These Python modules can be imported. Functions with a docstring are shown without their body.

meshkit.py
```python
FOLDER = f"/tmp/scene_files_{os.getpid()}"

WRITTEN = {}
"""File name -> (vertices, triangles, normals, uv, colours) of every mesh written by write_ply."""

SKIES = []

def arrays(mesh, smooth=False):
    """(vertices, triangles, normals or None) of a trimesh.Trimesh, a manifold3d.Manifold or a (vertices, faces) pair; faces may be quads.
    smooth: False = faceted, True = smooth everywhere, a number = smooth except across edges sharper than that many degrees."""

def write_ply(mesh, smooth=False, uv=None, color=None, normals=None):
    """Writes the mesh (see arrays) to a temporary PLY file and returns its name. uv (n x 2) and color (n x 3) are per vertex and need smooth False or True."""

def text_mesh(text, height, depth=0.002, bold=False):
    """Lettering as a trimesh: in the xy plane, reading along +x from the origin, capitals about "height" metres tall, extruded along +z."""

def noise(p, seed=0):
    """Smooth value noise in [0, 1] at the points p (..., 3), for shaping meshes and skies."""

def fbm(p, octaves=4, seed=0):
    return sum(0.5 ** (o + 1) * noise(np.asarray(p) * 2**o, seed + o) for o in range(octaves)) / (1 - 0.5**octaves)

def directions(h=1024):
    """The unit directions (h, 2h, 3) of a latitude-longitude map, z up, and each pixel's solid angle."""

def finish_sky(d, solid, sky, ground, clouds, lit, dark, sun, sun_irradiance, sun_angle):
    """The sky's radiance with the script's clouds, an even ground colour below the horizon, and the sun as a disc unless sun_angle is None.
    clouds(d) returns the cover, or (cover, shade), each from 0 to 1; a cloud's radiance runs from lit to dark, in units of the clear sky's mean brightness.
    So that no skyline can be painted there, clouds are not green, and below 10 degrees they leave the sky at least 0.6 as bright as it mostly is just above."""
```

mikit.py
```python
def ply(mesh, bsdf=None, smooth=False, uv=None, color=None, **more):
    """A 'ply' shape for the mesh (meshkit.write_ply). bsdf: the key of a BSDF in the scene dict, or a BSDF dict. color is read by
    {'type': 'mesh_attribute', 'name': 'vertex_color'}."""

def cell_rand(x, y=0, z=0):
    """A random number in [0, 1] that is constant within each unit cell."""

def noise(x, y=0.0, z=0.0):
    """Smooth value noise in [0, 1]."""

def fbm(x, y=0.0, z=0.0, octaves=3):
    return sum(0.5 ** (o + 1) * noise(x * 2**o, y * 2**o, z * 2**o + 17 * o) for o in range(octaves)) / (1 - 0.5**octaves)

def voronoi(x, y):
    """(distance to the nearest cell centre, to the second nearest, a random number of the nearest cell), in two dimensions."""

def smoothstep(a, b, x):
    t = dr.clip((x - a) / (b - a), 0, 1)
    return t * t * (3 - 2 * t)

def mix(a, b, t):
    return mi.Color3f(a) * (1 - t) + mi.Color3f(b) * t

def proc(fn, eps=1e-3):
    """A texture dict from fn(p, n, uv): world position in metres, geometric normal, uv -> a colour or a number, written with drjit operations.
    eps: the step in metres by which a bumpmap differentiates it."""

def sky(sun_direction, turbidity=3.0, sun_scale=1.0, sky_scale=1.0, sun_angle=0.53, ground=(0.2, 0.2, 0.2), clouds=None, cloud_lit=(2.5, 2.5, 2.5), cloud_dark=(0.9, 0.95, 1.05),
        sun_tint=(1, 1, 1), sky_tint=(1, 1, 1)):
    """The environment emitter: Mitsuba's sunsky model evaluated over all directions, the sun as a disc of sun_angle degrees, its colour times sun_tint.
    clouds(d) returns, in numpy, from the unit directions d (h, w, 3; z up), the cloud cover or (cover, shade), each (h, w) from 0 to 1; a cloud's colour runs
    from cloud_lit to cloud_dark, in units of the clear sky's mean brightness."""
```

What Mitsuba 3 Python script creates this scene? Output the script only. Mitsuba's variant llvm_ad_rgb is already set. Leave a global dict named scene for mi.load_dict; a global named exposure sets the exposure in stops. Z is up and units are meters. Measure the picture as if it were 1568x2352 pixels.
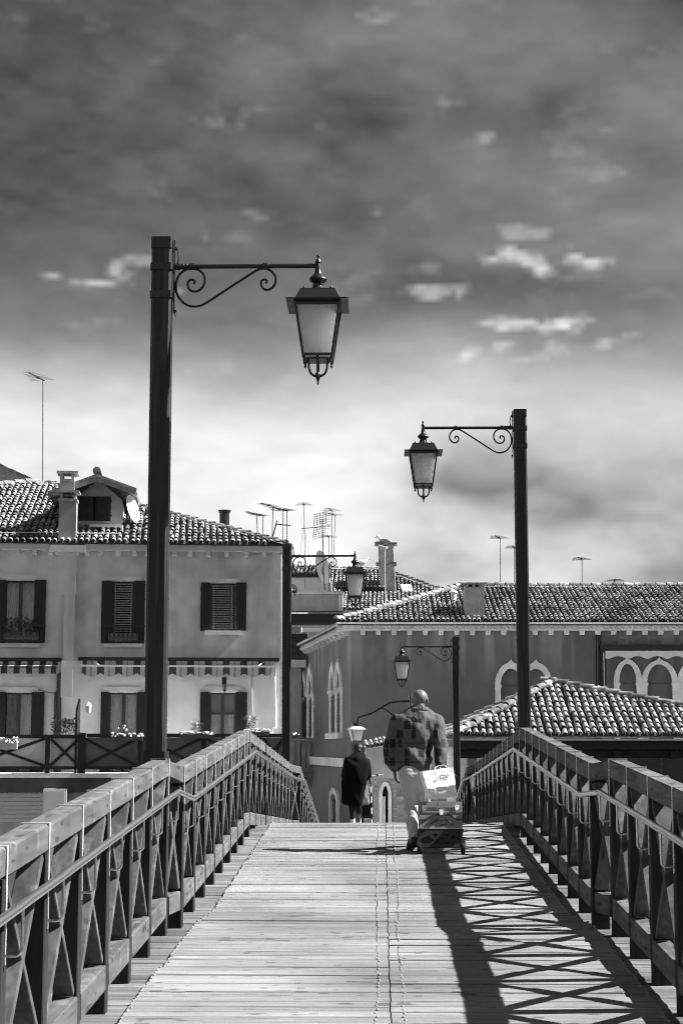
import math, random
import numpy as np, trimesh, mitsuba as mi, drjit as dr, mikit, meshkit
import manifold3d as m3
import shapely.geometry as sg
from mikit import noise, fbm, cell_rand, smoothstep, proc

random.seed(7)
rng = np.random.default_rng(7)
scene, labels = {}, {}

# ------------------------------------------------------------------ camera, sky, exposure
FOC, ZC = 3900.0, 6.0                       # focal length in picture units (the picture is 1568 x 2352 of them), eye height
PITCH, YAW = math.atan(539 / FOC), math.atan(91 / FOC)
FWD = np.array([-math.sin(YAW) * math.cos(PITCH), math.cos(YAW) * math.cos(PITCH), math.sin(PITCH)])
RGT = np.array([math.cos(YAW), math.sin(YAW), 0.0])
UPV = np.cross(RGT, FWD)
EYE = np.array([0.0, 0.0, ZC])
T = mi.ScalarTransform4f
scene['camera'] = {'type': 'perspective', 'fov': 2 * math.degrees(math.atan(784 / FOC)), 'fov_axis': 'x', 'near_clip': 0.1, 'far_clip': 2000.0,
                   'to_world': T().look_at(origin=EYE.tolist(), target=(EYE + FWD).tolist(), up=[0, 0, 1])}
SUN_EL, SUN_AZ = math.radians(45.5), math.radians(5)
SUN = (math.cos(SUN_EL) * math.cos(SUN_AZ), math.cos(SUN_EL) * math.sin(SUN_AZ), math.sin(SUN_EL))
exposure = 2.6


def cloud(d):
    """An overcast lid, brightest low over the horizon, with soft dark banks and small sunlit tufts."""
    el = np.degrees(np.arcsin(np.clip(d[..., 2], -1, 1)))
    az = np.degrees(np.arctan2(d[..., 0], d[..., 1]))
    q = d / np.maximum(d[..., 2:3] + 0.10, 0.02)          # a flat cloud layer seen from below
    big = meshkit.fbm(np.stack([q[..., 0] * 0.75 + 3.1, q[..., 1] * 0.5 + 0.4, q[..., 2] * 0], -1), 4, 11)
    mid = meshkit.fbm(np.stack([az * 0.16 + el * 0.05, el * 0.34 - az * 0.02, el * 0], -1), 5, 23)
    fine = meshkit.fbm(np.stack([az * 0.55, el * 1.1, el * 0], -1), 5, 31)
    fine2 = meshkit.fbm(np.stack([az * 1.1 + el * .4, el * 2.6, el * 0], -1), 5, 83)
    wob = (mid - 0.5) * 7.0 + (big - 0.5) * 5.0
    glow = smooth(15.0, 9.6, el + wob * 0.48)             # 1 low down, 0 high up
    right = smooth(-1.2, 3.8, az + (mid - .5) * 7) * smooth(12.5, 8.5, el + wob * .25)   # greyer bank to the right, near the horizon
    v = 0.075 + 0.17 * np.clip(0.5 + 2.6 * (big - 0.5) + 1.4 * (mid - 0.5), 0, 1) + 0.03 * (fine - .5)
    v = v * (1 - .30 * np.exp(-((el + wob * .3 - 15.3) / 1.5) ** 2))        # the dark underside of the lid
    v = v + .060 * (fine2 - .5) * (1 - glow)
    v = v * (1 - glow) + glow * (0.80 + 0.16 * (fine - .5) + .16 * (fine2 - .5) + .3 * (mid - .5))
    v = v * (1 - 0.80 * right * np.clip(.35 + 2.4 * (mid - .38), 0, 1))
    # small bright tufts: only where the tuft layer is dense
    t1 = meshkit.fbm(np.stack([az * 0.42 + 7.3, el * 1.05 + 2.2, el * 0], -1), 4, 47)
    t2 = meshkit.fbm(np.stack([az * 1.9, el * 3.0, el * 0], -1), 3, 53)
    t3 = meshkit.fbm(np.stack([az * 1.35 + .6 * el, el * 2.7 - .35 * az, el * 0], -1), 5, 61)
    wa, we = (meshkit.fbm(np.stack([az * .9, el * 1.6, el * 0], -1), 3, s_) - .5 for s_ in (71, 73))
    for (a0, e0, ra, re, k) in TUFTS:
        w = np.exp(-((az - a0 + wa * 1.3) / ra / 1.05) ** 2 - ((el - e0 + we * .8) / re / .62) ** 2)
        v = v + (.56 if e0 < 17 else .30) * k * np.clip(w * 1.1 + (t3 - .56) * 3.0 * np.clip(w * 2.5, 0, 1) - .14, 0, .85) * (1 - 0.75 * glow)
    v = v + 0.16 * np.clip((t1 - 0.68) * 5, 0, 1) * np.clip(t2 * 2 - .6, 0, 1) * (1 - glow) * smooth(34, 20, el)
    return np.ones_like(v), 1 - np.clip(v, 0, 1.0)


def smooth(a, b, x):
    t = np.clip((x - a) / (b - a), 0, 1)
    return t * t * (3 - 2 * t)


# cloud tufts in the world's own directions: azimuth, elevation, size in degrees, strength
TUFTS = [(-10.0, 15.4, 1.0, .32, .75), (-8.5, 16.0, .8, .45, .6), (-7.9, 15.3, .9, .35, .6), (5.3, 16.3, 1.1, .6, .8), (6.9, 16.0, 1.2, .28, .85), (4.9, 17.2, .6, .3, .6),
         (4.8, 14.2, 1.5, .32, .8), (6.4, 14.1, .8, .2, .5), (1.9, 15.2, .9, .22, .6), (4.4, 13.2, 1.6, .4, .5), (-.3, 24.0, .8, .22, .55), (2.2, 21.3, .6, .3, .4),
         (3.6, 20.2, .5, .2, .5), (-.1, 17.9, .25, .3, .5), (-4.3, 17.8, .5, .3, .35), (7.7, 22.8, .5, .25, .35), (8.0, 13.4, .8, .2, .5), (2.3, 13.0, .8, .25, .5), (9.7, 22.7, .5, .2, .3)]
scene['sky'] = mikit.sky(SUN, turbidity=3, sun_scale=1.8, clouds=cloud, cloud_lit=(2.1, 2.1, 2.1), cloud_dark=(0.02, 0.02, 0.02),
                         sun_tint=(0.803, 0.97, 1.30), sky_tint=(1, 1, 1), ground=(0.22, 0.22, 0.22))


# ------------------------------------------------------------------ helpers
def at(px, py, y):
    """The point at depth y (metres along the bridge) on the sight line of a place in the survey photograph."""
    d = FWD * FOC + RGT * (px - 784) + UPV * (1176 - py)
    return EYE + d * (y / d[1])


def nk(key):
    if key not in scene and key not in USED:
        USED.add(key)
        return key
    n = COUNT.get(key, 0)
    while True:
        n += 1
        k = f'{key}_{n:03d}'
        if k not in scene and k not in USED:
            COUNT[key] = n
            USED.add(k)
            return k


USED, COUNT = set(), {}


def tag(key, label=None, cat=None, group=None, kind=None):
    d = labels.setdefault(key, {})
    for a, b in (('label', label), ('category', cat), ('group', group), ('kind', kind)):
        if b:
            d[a] = b
    return key


def thing(name, label, cat, group=None):
    return tag(nk(name), label, cat, group)


def add(key, mesh, mat, smooth=False, label=None, kind=None):
    key = key if key in labels and key not in scene else nk(key)
    scene[key] = mikit.ply(mesh, mat, smooth) if not isinstance(mesh, dict) else mesh
    if label or kind:
        tag(key, label, kind=kind)
    return key


def cat(*ms):
    ms = [m for g in ms for m in (g if isinstance(g, (list, tuple)) else [g])]
    return trimesh.util.concatenate(ms)


def unit(v):
    v = np.asarray(v, float)
    return v / np.linalg.norm(v)


def prism(p0, p1, ring, side, up):
    """A closed bar from p0 to p1 with the cross-section ring [(a, b)], counter-clockwise, in the directions side and up (side x up points back along the bar or not, either way)."""
    p0, p1, n = np.asarray(p0, float), np.asarray(p1, float), len(ring)
    off = np.array([a * side + b * up for a, b in ring])
    v = np.vstack([p0 + off, p1 + off])
    f = []
    for i in range(n):
        j = (i + 1) % n
        f += [[i, j, j + n], [i, j + n, i + n]]
    for i in range(1, n - 1):
        f += [[0, i + 1, i], [n, n + i, n + i + 1]]
    if np.dot(np.cross(side, up), p1 - p0) < 0:
        f = [t[::-1] for t in f]
    return trimesh.Trimesh(v, f, process=False)


def rect_ring(w, h, c):
    a, b = w / 2, h / 2
    if c <= 0:
        return [(-a, -b), (a, -b), (a, b), (-a, b)]
    return [(-a + c, -b), (a - c, -b), (a, -b + c), (a, b - c), (a - c, b), (-a + c, b), (-a, b - c), (-a, -b + c)]


def bar(p0, p1, w, h, up=(0, 0, 1), c=0.0):
    p0, p1 = np.asarray(p0, float), np.asarray(p1, float)
    d = unit(p1 - p0)
    up = np.asarray(up, float)
    if abs(np.dot(d, unit(up))) > 0.98:
        up = np.array([0, 1.0, 0])
    s = unit(np.cross(d, up))
    return prism(p0, p1, rect_ring(w, h, c), s, np.cross(s, d))


def box(x0, x1, y0, y1, z0, z1, c=0.0):
    return bar(((x0 + x1) / 2, y0, (z0 + z1) / 2), ((x0 + x1) / 2, y1, (z0 + z1) / 2), x1 - x0, z1 - z0, c=c)


def tube(pts, r, n=8):
    pts = np.asarray(pts, float)
    m = len(pts)
    r = np.broadcast_to(np.asarray(r, float), (m,))
    tan = np.gradient(pts, axis=0)
    tan /= np.linalg.norm(tan, axis=1, keepdims=True) + 1e-12
    a = np.array([0, 0, 1.0]) if abs(tan[0][2]) < 0.9 else np.array([1.0, 0, 0])
    s = unit(np.cross(tan[0], a))
    v = []
    ang = np.arange(n) * 2 * np.pi / n
    for i in range(m):
        s = unit(s - tan[i] * np.dot(s, tan[i]))
        b = np.cross(tan[i], s)
        v.append(pts[i] + r[i] * (np.cos(ang)[:, None] * s + np.sin(ang)[:, None] * b))
    v = np.vstack(v + [pts[:1], pts[-1:]])
    f = []
    for i in range(m - 1):
        for k in range(n):
            k2 = (k + 1) % n
            f += [[i * n + k, i * n + k2, (i + 1) * n + k2], [i * n + k, (i + 1) * n + k2, (i + 1) * n + k]]
    for k in range(n):
        k2 = (k + 1) % n
        f += [[m * n, k2, k], [m * n + 1, (m - 1) * n + k, (m - 1) * n + k2]]
    return trimesh.Trimesh(v, f, process=False)


def rod(p0, p1, r, n=6):
    return tube([p0, p1], r, n)


def lathe(profile, centre, n=16):
    """profile: [(radius, z)] from the top down."""
    v, f = [], []
    ang = np.arange(n) * 2 * np.pi / n
    for r, z in profile:
        v.append(np.stack([np.cos(ang) * r, np.sin(ang) * r, np.full(n, z)], 1))
    m = len(profile)
    for i in range(m - 1):
        for k in range(n):
            k2 = (k + 1) % n
            f += [[i * n + k, (i + 1) * n + k, (i + 1) * n + k2], [i * n + k, (i + 1) * n + k2, i * n + k2]]
    v = np.vstack(v)
    t = len(v)
    v = np.vstack([v, [[0, 0, profile[0][1]]], [[0, 0, profile[-1][1]]]])
    for k in range(n):
        k2 = (k + 1) % n
        f += [[t, k, k2], [t + 1, (m - 1) * n + k2, (m - 1) * n + k]]
    return trimesh.Trimesh(v + np.asarray(centre, float), f, process=False)


def ball(c, r, n=1, s=(1, 1, 1)):
    m = trimesh.creation.icosphere(subdivisions=n, radius=1.0)
    m.vertices = m.vertices * np.asarray(s) * r + np.asarray(c)
    return m


def spline(pts, k=6):
    p = np.asarray(pts, float)
    p = np.vstack([2 * p[0] - p[1], p, 2 * p[-1] - p[-2]])
    out = []
    for i in range(1, len(p) - 2):
        for t in np.arange(k) / k:
            out.append(0.5 * ((2 * p[i]) + (-p[i - 1] + p[i + 1]) * t + (2 * p[i - 1] - 5 * p[i] + 4 * p[i + 1] - p[i + 2]) * t * t + (-p[i - 1] + 3 * p[i] - 3 * p[i + 1] + p[i + 2]) * t ** 3))
    return np.array(out + [p[-2]])


def mesh_of(v, f):
    return trimesh.Trimesh(np.asarray(v, float), np.asarray(f, int), process=False)


def extrude(poly, o0, o1):
    gs = getattr(poly, 'geoms', [poly])
    ms = []
    for g in gs:
        if g.area > 1e-6:
            m = trimesh.creation.extrude_polygon(g, o1 - o0, engine='earcut')
            m.apply_translation([0, 0, o0])
            ms.append(m)
    return trimesh.util.concatenate(ms)


class Facade:
    """A vertical wall plane: u runs along it to the right, z up, o out of it towards the viewer."""

    def __init__(self, p, az):
        self.p = np.array([p[0], p[1], 0.0])
        self.U = np.array([math.cos(az), math.sin(az), 0.0])
        self.N = np.array([math.sin(az), -math.cos(az), 0.0])
        self.M = np.eye(4)
        self.M[:3, 0], self.M[:3, 1], self.M[:3, 2], self.M[:3, 3] = self.U, [0, 0, 1], self.N, self.p

    def uz(self, px, py, o=0.0):
        d = FWD * FOC + RGT * (px - 784) + UPV * (1176 - py)
        q = self.p + self.N * o
        t = np.dot(q - EYE, self.N) / np.dot(d, self.N)
        h = EYE + d * t
        return float(np.dot(h - self.p, self.U)), float(h[2])

    def P(self, u, z, o=0.0):
        return self.p + self.U * u + self.N * o + np.array([0, 0, z])

    def plate(self, poly, o0, o1):
        m = extrude(poly, o0, o1)
        m.apply_transform(self.M)
        return m

    def box(self, u0, u1, z0, z1, o0, o1, c=0.0):
        a, b = self.P((u0 + u1) / 2, (z0 + z1) / 2, o0), self.P((u0 + u1) / 2, (z0 + z1) / 2, o1)
        return bar(a, b, u1 - u0, z1 - z0, c=c)

    def pbox(self, x0, y0, x1, y1, o0, o1, c=0.0):
        """The same, from two places in the survey photograph (left, top, right, bottom) measured at the front of the box."""
        u0, z1 = self.uz(x0, y0, o1)
        u1, z0 = self.uz(x1, y1, o1)
        return self.box(u0, u1, z0, z1, o0, o1, c)

    def rect(self, x0, y0, x1, y1, o=0.0):
        u0, z1 = self.uz(x0, y0, o)
        u1, z0 = self.uz(x1, y1, o)
        return u0, u1, z0, z1


# ------------------------------------------------------------------ materials (all greys: the photograph is black and white)
def g(v):
    return {'type': 'rgb', 'value': [float(v)] * 3}


def M(name, colour, rough=0.75, spec=0.3, metal=0.0, bump=None, scale=1.0, **more):
    c = g(colour) if isinstance(colour, (int, float)) else proc(colour)
    b = {'type': 'principled', 'base_color': c, 'roughness': rough, 'specular': spec, 'metallic': metal, **more}
    if bump is not None:
        b = {'type': 'bumpmap', 'arbitrary': proc(bump, 2e-3), 'scale': scale, 'bsdf': b}
    scene['m_' + name] = {'type': 'twosided', 'bsdf': b}


ROW = 0.143                                  # pitch of the deck boards


def deck_grey(p, n, uv):
    row = dr.floor(p.y / ROW)
    side = dr.select(p.x > 0.05, mi.Float(1), mi.Float(0))
    r = cell_rand(row, side, 3)
    grain = fbm(p.x * 1.1 + r * 57, p.y * 42, 0.0, 3)
    fine = noise(p.x * 5.0 + r * 31, p.y * 170)
    blot = fbm(p.x * 1.3, p.y * 0.9, 5.0, 3)
    knot = smoothstep(0.80, 0.9, noise(p.x * 9 + r * 11, p.y * 30))
    return mi.Color3f(0.228 * (0.76 + 0.22 * r) * (0.68 + 0.52 * grain) * (0.78 + 0.36 * fine) * (0.55 + 0.8 * blot) * (1 - 0.45 * knot))


def edge_grey(p, n, uv):
    row = dr.floor(p.y / ROW)
    r = cell_rand(row, 0, 9)
    grain = fbm(p.x * 1.6 + r * 57, p.y * 48, 0.0, 3)
    return mi.Color3f(0.145 * (0.6 + 0.5 * r) * (0.45 + 1.0 * grain) * (0.7 + .6 * fbm(p.x * 3, p.y * 2, 2.0, 2)))


def rail_grey(p, n, uv):
    g1 = fbm(p.x * 30, p.y * 2.2, p.z * 26, 3)
    bl = fbm(p.x * 5, p.y * 5, p.z * 5 + 7, 3)
    crack = smoothstep(0.74, 0.86, noise(p.x * 26 + 3, p.y * 7, p.z * 26))
    pale = smoothstep(0.62, 0.82, noise(p.x * 9 + 5, p.y * 16, p.z * 7))
    return mi.Color3f(0.098 * (0.5 + 0.75 * g1) * (0.55 + 0.9 * bl) * (1 - 0.5 * crack) + 0.07 * pale * g1)


def upright_grey(p, n, uv):
    g1 = fbm(p.x * 40, p.y * 40, p.z * 2.6, 3)
    bl = fbm(p.x * 4, p.y * 4, p.z * 3 + 7, 3)
    lich = smoothstep(0.60, 0.75, fbm(p.x * 14, p.y * 11, p.z * 12, 2))
    return mi.Color3f(0.088 * (0.4 + 0.9 * g1) * (0.5 + 1.0 * bl) + 0.08 * lich * g1)


def stave_grey(p, n, uv):
    g1 = fbm(p.x * 40, p.y * 40, p.z * 2.6, 3)
    return mi.Color3f(0.028 * (0.4 + 0.9 * g1) * (0.5 + 1.0 * fbm(p.x * 4, p.y * 4, p.z * 3, 3)))


def post_grey(p, n, uv):
    g1 = fbm(p.x * 34, p.y * 34, p.z * 1.1, 3)
    return mi.Color3f(0.006 + 0.045 * g1 * g1 * fbm(p.x * 5, p.y * 5, p.z * 0.8, 2) + .02 * smoothstep(.62, .8, noise(p.x * 30, p.y * 30, p.z * 1.6)))


def plaster(base, amt, streak):
    def fn(p, n, uv):
        a = p.x * 0.9 + p.y * 0.4
        b1 = fbm(a * 0.7, p.z * 0.7, 1.0, 4)
        b2 = fbm(a * 3.1, p.z * 2.6, 4.0, 3)
        s = fbm(a * 3.3, p.z * 0.22, 8.0, 3)
        return mi.Color3f(base * (1 - amt + amt * 1.5 * b1 + amt * 0.8 * (b2 - 0.40)) * (1 - streak + 2 * streak * s))
    return fn


EAVE_Z = 10.25


def red_plaster(p, n, uv):
    a = p.x + p.y * 0.55
    b1 = fbm(a * 0.5, p.z * 0.5, 1.0, 4)
    b2 = fbm(a * 2.6, p.z * 2.0, 4.0, 3)
    s = smoothstep(0.45, 0.72, fbm(a * 2.2, p.z * 0.16, 8.0, 3))
    run = smoothstep(EAVE_Z - 2.6, EAVE_Z, p.z) * s     # pale salt runs below the gutter line
    return mi.Color3f(0.135 * (0.45 + 0.85 * b1 + 0.36 * b2) + 0.10 * run)


def tile_grey(p, n, uv):
    r = cell_rand(p.x * 4.6 + 0.3, p.y * 2.6, p.z * 5.1)
    b = fbm(p.x * 9, p.y * 9, p.z * 9, 3)
    dirt = smoothstep(0.5, 0.75, fbm(p.x * 1.1, p.y * 1.1, p.z + 3, 3))
    return mi.Color3f(0.30 * (0.50 + 0.75 * r) * (0.5 + 0.9 * b) * (1 - 0.5 * dirt) * (0.75 + .5 * cell_rand(p.x * 1.7, p.y * 1.9, p.z * 2.3)))


def brick_grey(p, n, uv):
    r = cell_rand(p.x * 3.9 + p.y, p.z * 13.2, 3.0)
    return mi.Color3f(0.30 * (0.45 + 0.85 * r) * (0.6 + 0.8 * fbm(p.x * 18, p.y * 18, p.z * 18, 3)))


def stone_grey(p, n, uv):
    return mi.Color3f(0.78 * (0.62 + 0.55 * fbm(p.x * 3.3, p.y * 3.3, p.z * 2.2, 4)))


def stripe_grey(p, n, uv):
    u = p.x * 0.9936 + p.y * 0.1132
    k = u / 0.488 - dr.floor(u / 0.488)
    light = smoothstep(0.36, 0.38, k) * (1 - smoothstep(0.97, 0.99, k))
    thin = smoothstep(0.60, 0.615, k) * (1 - smoothstep(0.68, 0.695, k))
    return mi.Color3f(0.085 + 0.42 * light * (1 - 0.6 * thin))


def stripe_wide(p, n, uv):
    u = p.x * 0.9936 + p.y * 0.1132
    k = u / 0.335 - dr.floor(u / 0.335)
    return mi.Color3f(0.06 + 0.44 * smoothstep(0.47, 0.5, k))


def water_bump(p, n, uv):
    return fbm(p.x * 1.4, p.y * 0.9, 0.0, 4)


M('deck', deck_grey, .85, .15)
M('deck_edge', edge_grey, .85, .15)
M('rail', rail_grey, .8, .2)
M('upright', upright_grey, .8, .2)
M('stave', stave_grey, .8, .2)
M('post', post_grey, .5, .4)
M('plaster_up', plaster(0.68, 0.46, 0.22), .9, .1)
M('plaster_low', plaster(0.79, 0.20, 0.10), .9, .1)
M('plaster_grey', plaster(0.27, 0.45, 0.25), .9, .1)
M('plaster_pale', plaster(0.62, 0.30, 0.15), .9, .1)
M('plaster_mid', plaster(0.36, 0.40, 0.2), .9, .1)
M('plaster_red', red_plaster, .9, .1)
M('tile', tile_grey, .8, .25)
M('brick', brick_grey, .9, .1)
M('stone', stone_grey, .8, .2)
M('stripe', stripe_grey, .8, .1)
M('stripe_wide', stripe_wide, .8, .1)
M('tile_bed', 0.06, .9, .1)
M('mortar', 0.26, .95, .05)
M('iron', 0.012, .38, .5)
M('iron_grey', 0.06, .45, .5)
M('strap', 0.6, .4, .5, .35)
M('steel', 0.74, .27, .5, 1.0)
M('stud', 0.20, .5, .5)
M('zinc', 0.55, .4, .5, .6)
M('shutter', 0.022, .55, .3)
M('darkwood', 0.018, .6, .3)
M('darkwall', plaster(0.09, 0.4, 0.1), .9, .1)
M('frame', 0.05, .5, .4)
M('blind', 0.42, .6, .3)
M('shade', 0.10, .8, .2)
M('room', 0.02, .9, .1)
M('curtain', 0.42, .9, .1)
M('panel', 0.62, .6, .3)
M('panel_dark', 0.13, .6, .3)
M('white', 0.80, .5, .4)
M('offwhite', 0.62, .6, .3)
M('grey_paint', 0.48, .6, .3)
M('leaf', 0.07, .6, .3)
M('petal', 0.82, .7, .2)
M('bark', 0.10, .9, .1)
M('skin', 0.13, .5, .35)
M('hair', 0.012, .5, .4)
M('grey_hair', 0.16, .5, .4)
M('coat', 0.007, .9, .05, sheen=0.15)
M('trousers', 0.42, .85, .1)
M('tights', 0.02, .8, .1)
M('shoe', 0.02, .5, .4)
M('rubber', 0.012, .8, .2)
M('box_grey', 0.20, .55, .35)
M('box_dark', 0.05, .6, .3)
M('cart_black', 0.022, .5, .4)
M('lettering', 0.05, .7, .2)
M('paper', 0.82, .55, .3)
M('gull', 0.78, .8, .1)
M('gull_wing', 0.30, .8, .1)
M('mast', 0.035, .5, .4)
M('quay', plaster(0.26, 0.3, 0.05), .9, .1)
M('bed', 0.05, .9, .1)
scene['m_pane'] = {'type': 'thindielectric', 'int_ior': 1.5}
scene['m_dark_glass'] = {'type': 'twosided', 'bsdf': {'type': 'principled', 'base_color': g(0.02), 'roughness': 0.08, 'specular': 0.6}}
scene['m_opal'] = {'type': 'principledthin', 'base_color': g(0.66), 'roughness': 0.45, 'diff_trans': 1.55, 'spec_trans': 0.0, 'eta': 1.4}
scene['m_water'] = {'type': 'bumpmap', 'arbitrary': proc(water_bump, 5e-3), 'scale': 0.05, 'bsdf': {'type': 'principled', 'base_color': g(0.02), 'roughness': 0.16, 'specular': 0.18}}

# ------------------------------------------------------------------ ground, water
def zd(y):
    """Deck height of the arched bridge along its axis."""
    m = 0.0515
    y1, y2, y3 = 21.5, 30.5, 46.0
    if y < y1:
        z = -2.07 + m * y
    elif y < y2:
        z = -2.07 + m * y1 - m * (y - y1)
    else:
        z = -2.07 + m * y1 - m * (y2 - y1) - 0.155 * (min(y, y3) - y2)
    return ZC + z


tag(add('water', box(-1600, 1600, -1500, 1700, -0.6, 0.0), 'm_water'), 'dark canal water below the timber bridge', kind='structure')
tag(add('quay_pavement', cat(box(-8, 60, 45.5, 140, -0.5, 2.15), box(-60, -8.003, 41, 140, -0.5, 2.0)), 'm_quay'), 'paved quay in front of the houses beyond the bridge', kind='structure')

# ------------------------------------------------------------------ bridge deck
S = {}
deck = tag(nk('bridge_deck'), 'arched deck of worn wooden boards leading over the canal', 'bridge deck', kind='structure')
beams = []
for x in (-1.75, -0.9, 0.05, 0.95, 1.85):
    ys = [3.0, 12.0, 21.5, 26.0, 30.5, 38.0, 46.0]
    beams += [bar((x, a, zd(a) - 0.25), (x, b, zd(b) - 0.25), 0.18, 0.3) for a, b in zip(ys, ys[1:])]
add(deck + '__beam', cat(beams), 'm_darkwood')
add(deck + '__slab', cat(bar((0.05, 24.2, zd(24.2) - .03), (0.05, 30.5, zd(30.5) - .03), 3.95, 0.05, c=.005), bar((0.05, 30.5, zd(30.5) - .033), (0.05, 46, zd(46) - .033), 3.95, 0.05, c=.005)), 'm_deck_edge', label='far ramp of the deck')


def edges(y):
    """Left and right end of the worn walking boards at y (the deck narrows at the offset of the rails)."""
    t = 1 - smooth(13.2, 14.15, y)
    return -1.375 - 0.085 * t - (0.03 if y < 11.6 else 0), 1.495 + 0.13 * t


n0, n1 = int(6.0 / ROW), int(24.2 / ROW)
for i in range(n0, n1):
    y = (i + 0.5) * ROW
    z = zd(y) + rng.normal(0, 0.0022)
    up = (0, -0.0515 if y < 21.5 else 0.0515, 1)
    w = ROW - 0.0075 - abs(rng.normal(0, 0.0025))
    add(deck + '__edge_board', bar((-1.93, y, z - 0.030), (2.03, y, z - 0.030), w, 0.045, up, c=.006), 'm_deck_edge')
    l, r = edges(y)
    tilt = rng.normal(0, 0.002)
    l += rng.uniform(-.006, .006)
    r += rng.uniform(-.006, .006)
    j = 0.047 + rng.normal(0, 0.004)
    add(deck + '__walk_board', bar((l, y, z - .0), (j - .004, y, z + tilt), w, 0.04, up, c=.005), 'm_deck')
    z2 = z + rng.normal(0, 0.0025)
    add(deck + '__walk_board', bar((j + .004, y, z2), (r, y, z2 + rng.normal(0, .002)), w - abs(rng.normal(0, .002)), 0.04, up, c=.005), 'm_deck')


def studs(x_of, r, pitch, top, name, jitter=.004):
    ms, y = [], 6.2
    while y < 23.5:
        x = x_of(y) + rng.normal(0, jitter)
        m = ball((x, y, zd(y) + top), 1.0, 1, (r * 1.0, r * 1.5, r * .95))
        ms.append(m)
        y += pitch * rng.uniform(.93, 1.07)
    k = add(f'{deck}__{name}', cat(ms), 'm_stud', smooth=True)
    tag(k, kind='stuff')


studs(lambda y: -0.045 - 0.006 * math.sin(y * 2.1) + (.015 if y < 13.6 else 0), .009, .098, .021, 'stud_strip')
studs(lambda y: 0.138 + 0.008 * math.sin(y * 1.3) - (.018 if y < 13.6 else 0), .009, .098, .021, 'stud_strip')
studs(lambda y: edges(y)[0] + .01, .010, .10, .020, 'stud_strip', .008)
studs(lambda y: edges(y)[1] - .01, .010, .10, .020, 'stud_strip', .008)

# ------------------------------------------------------------------ timber railings


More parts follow.
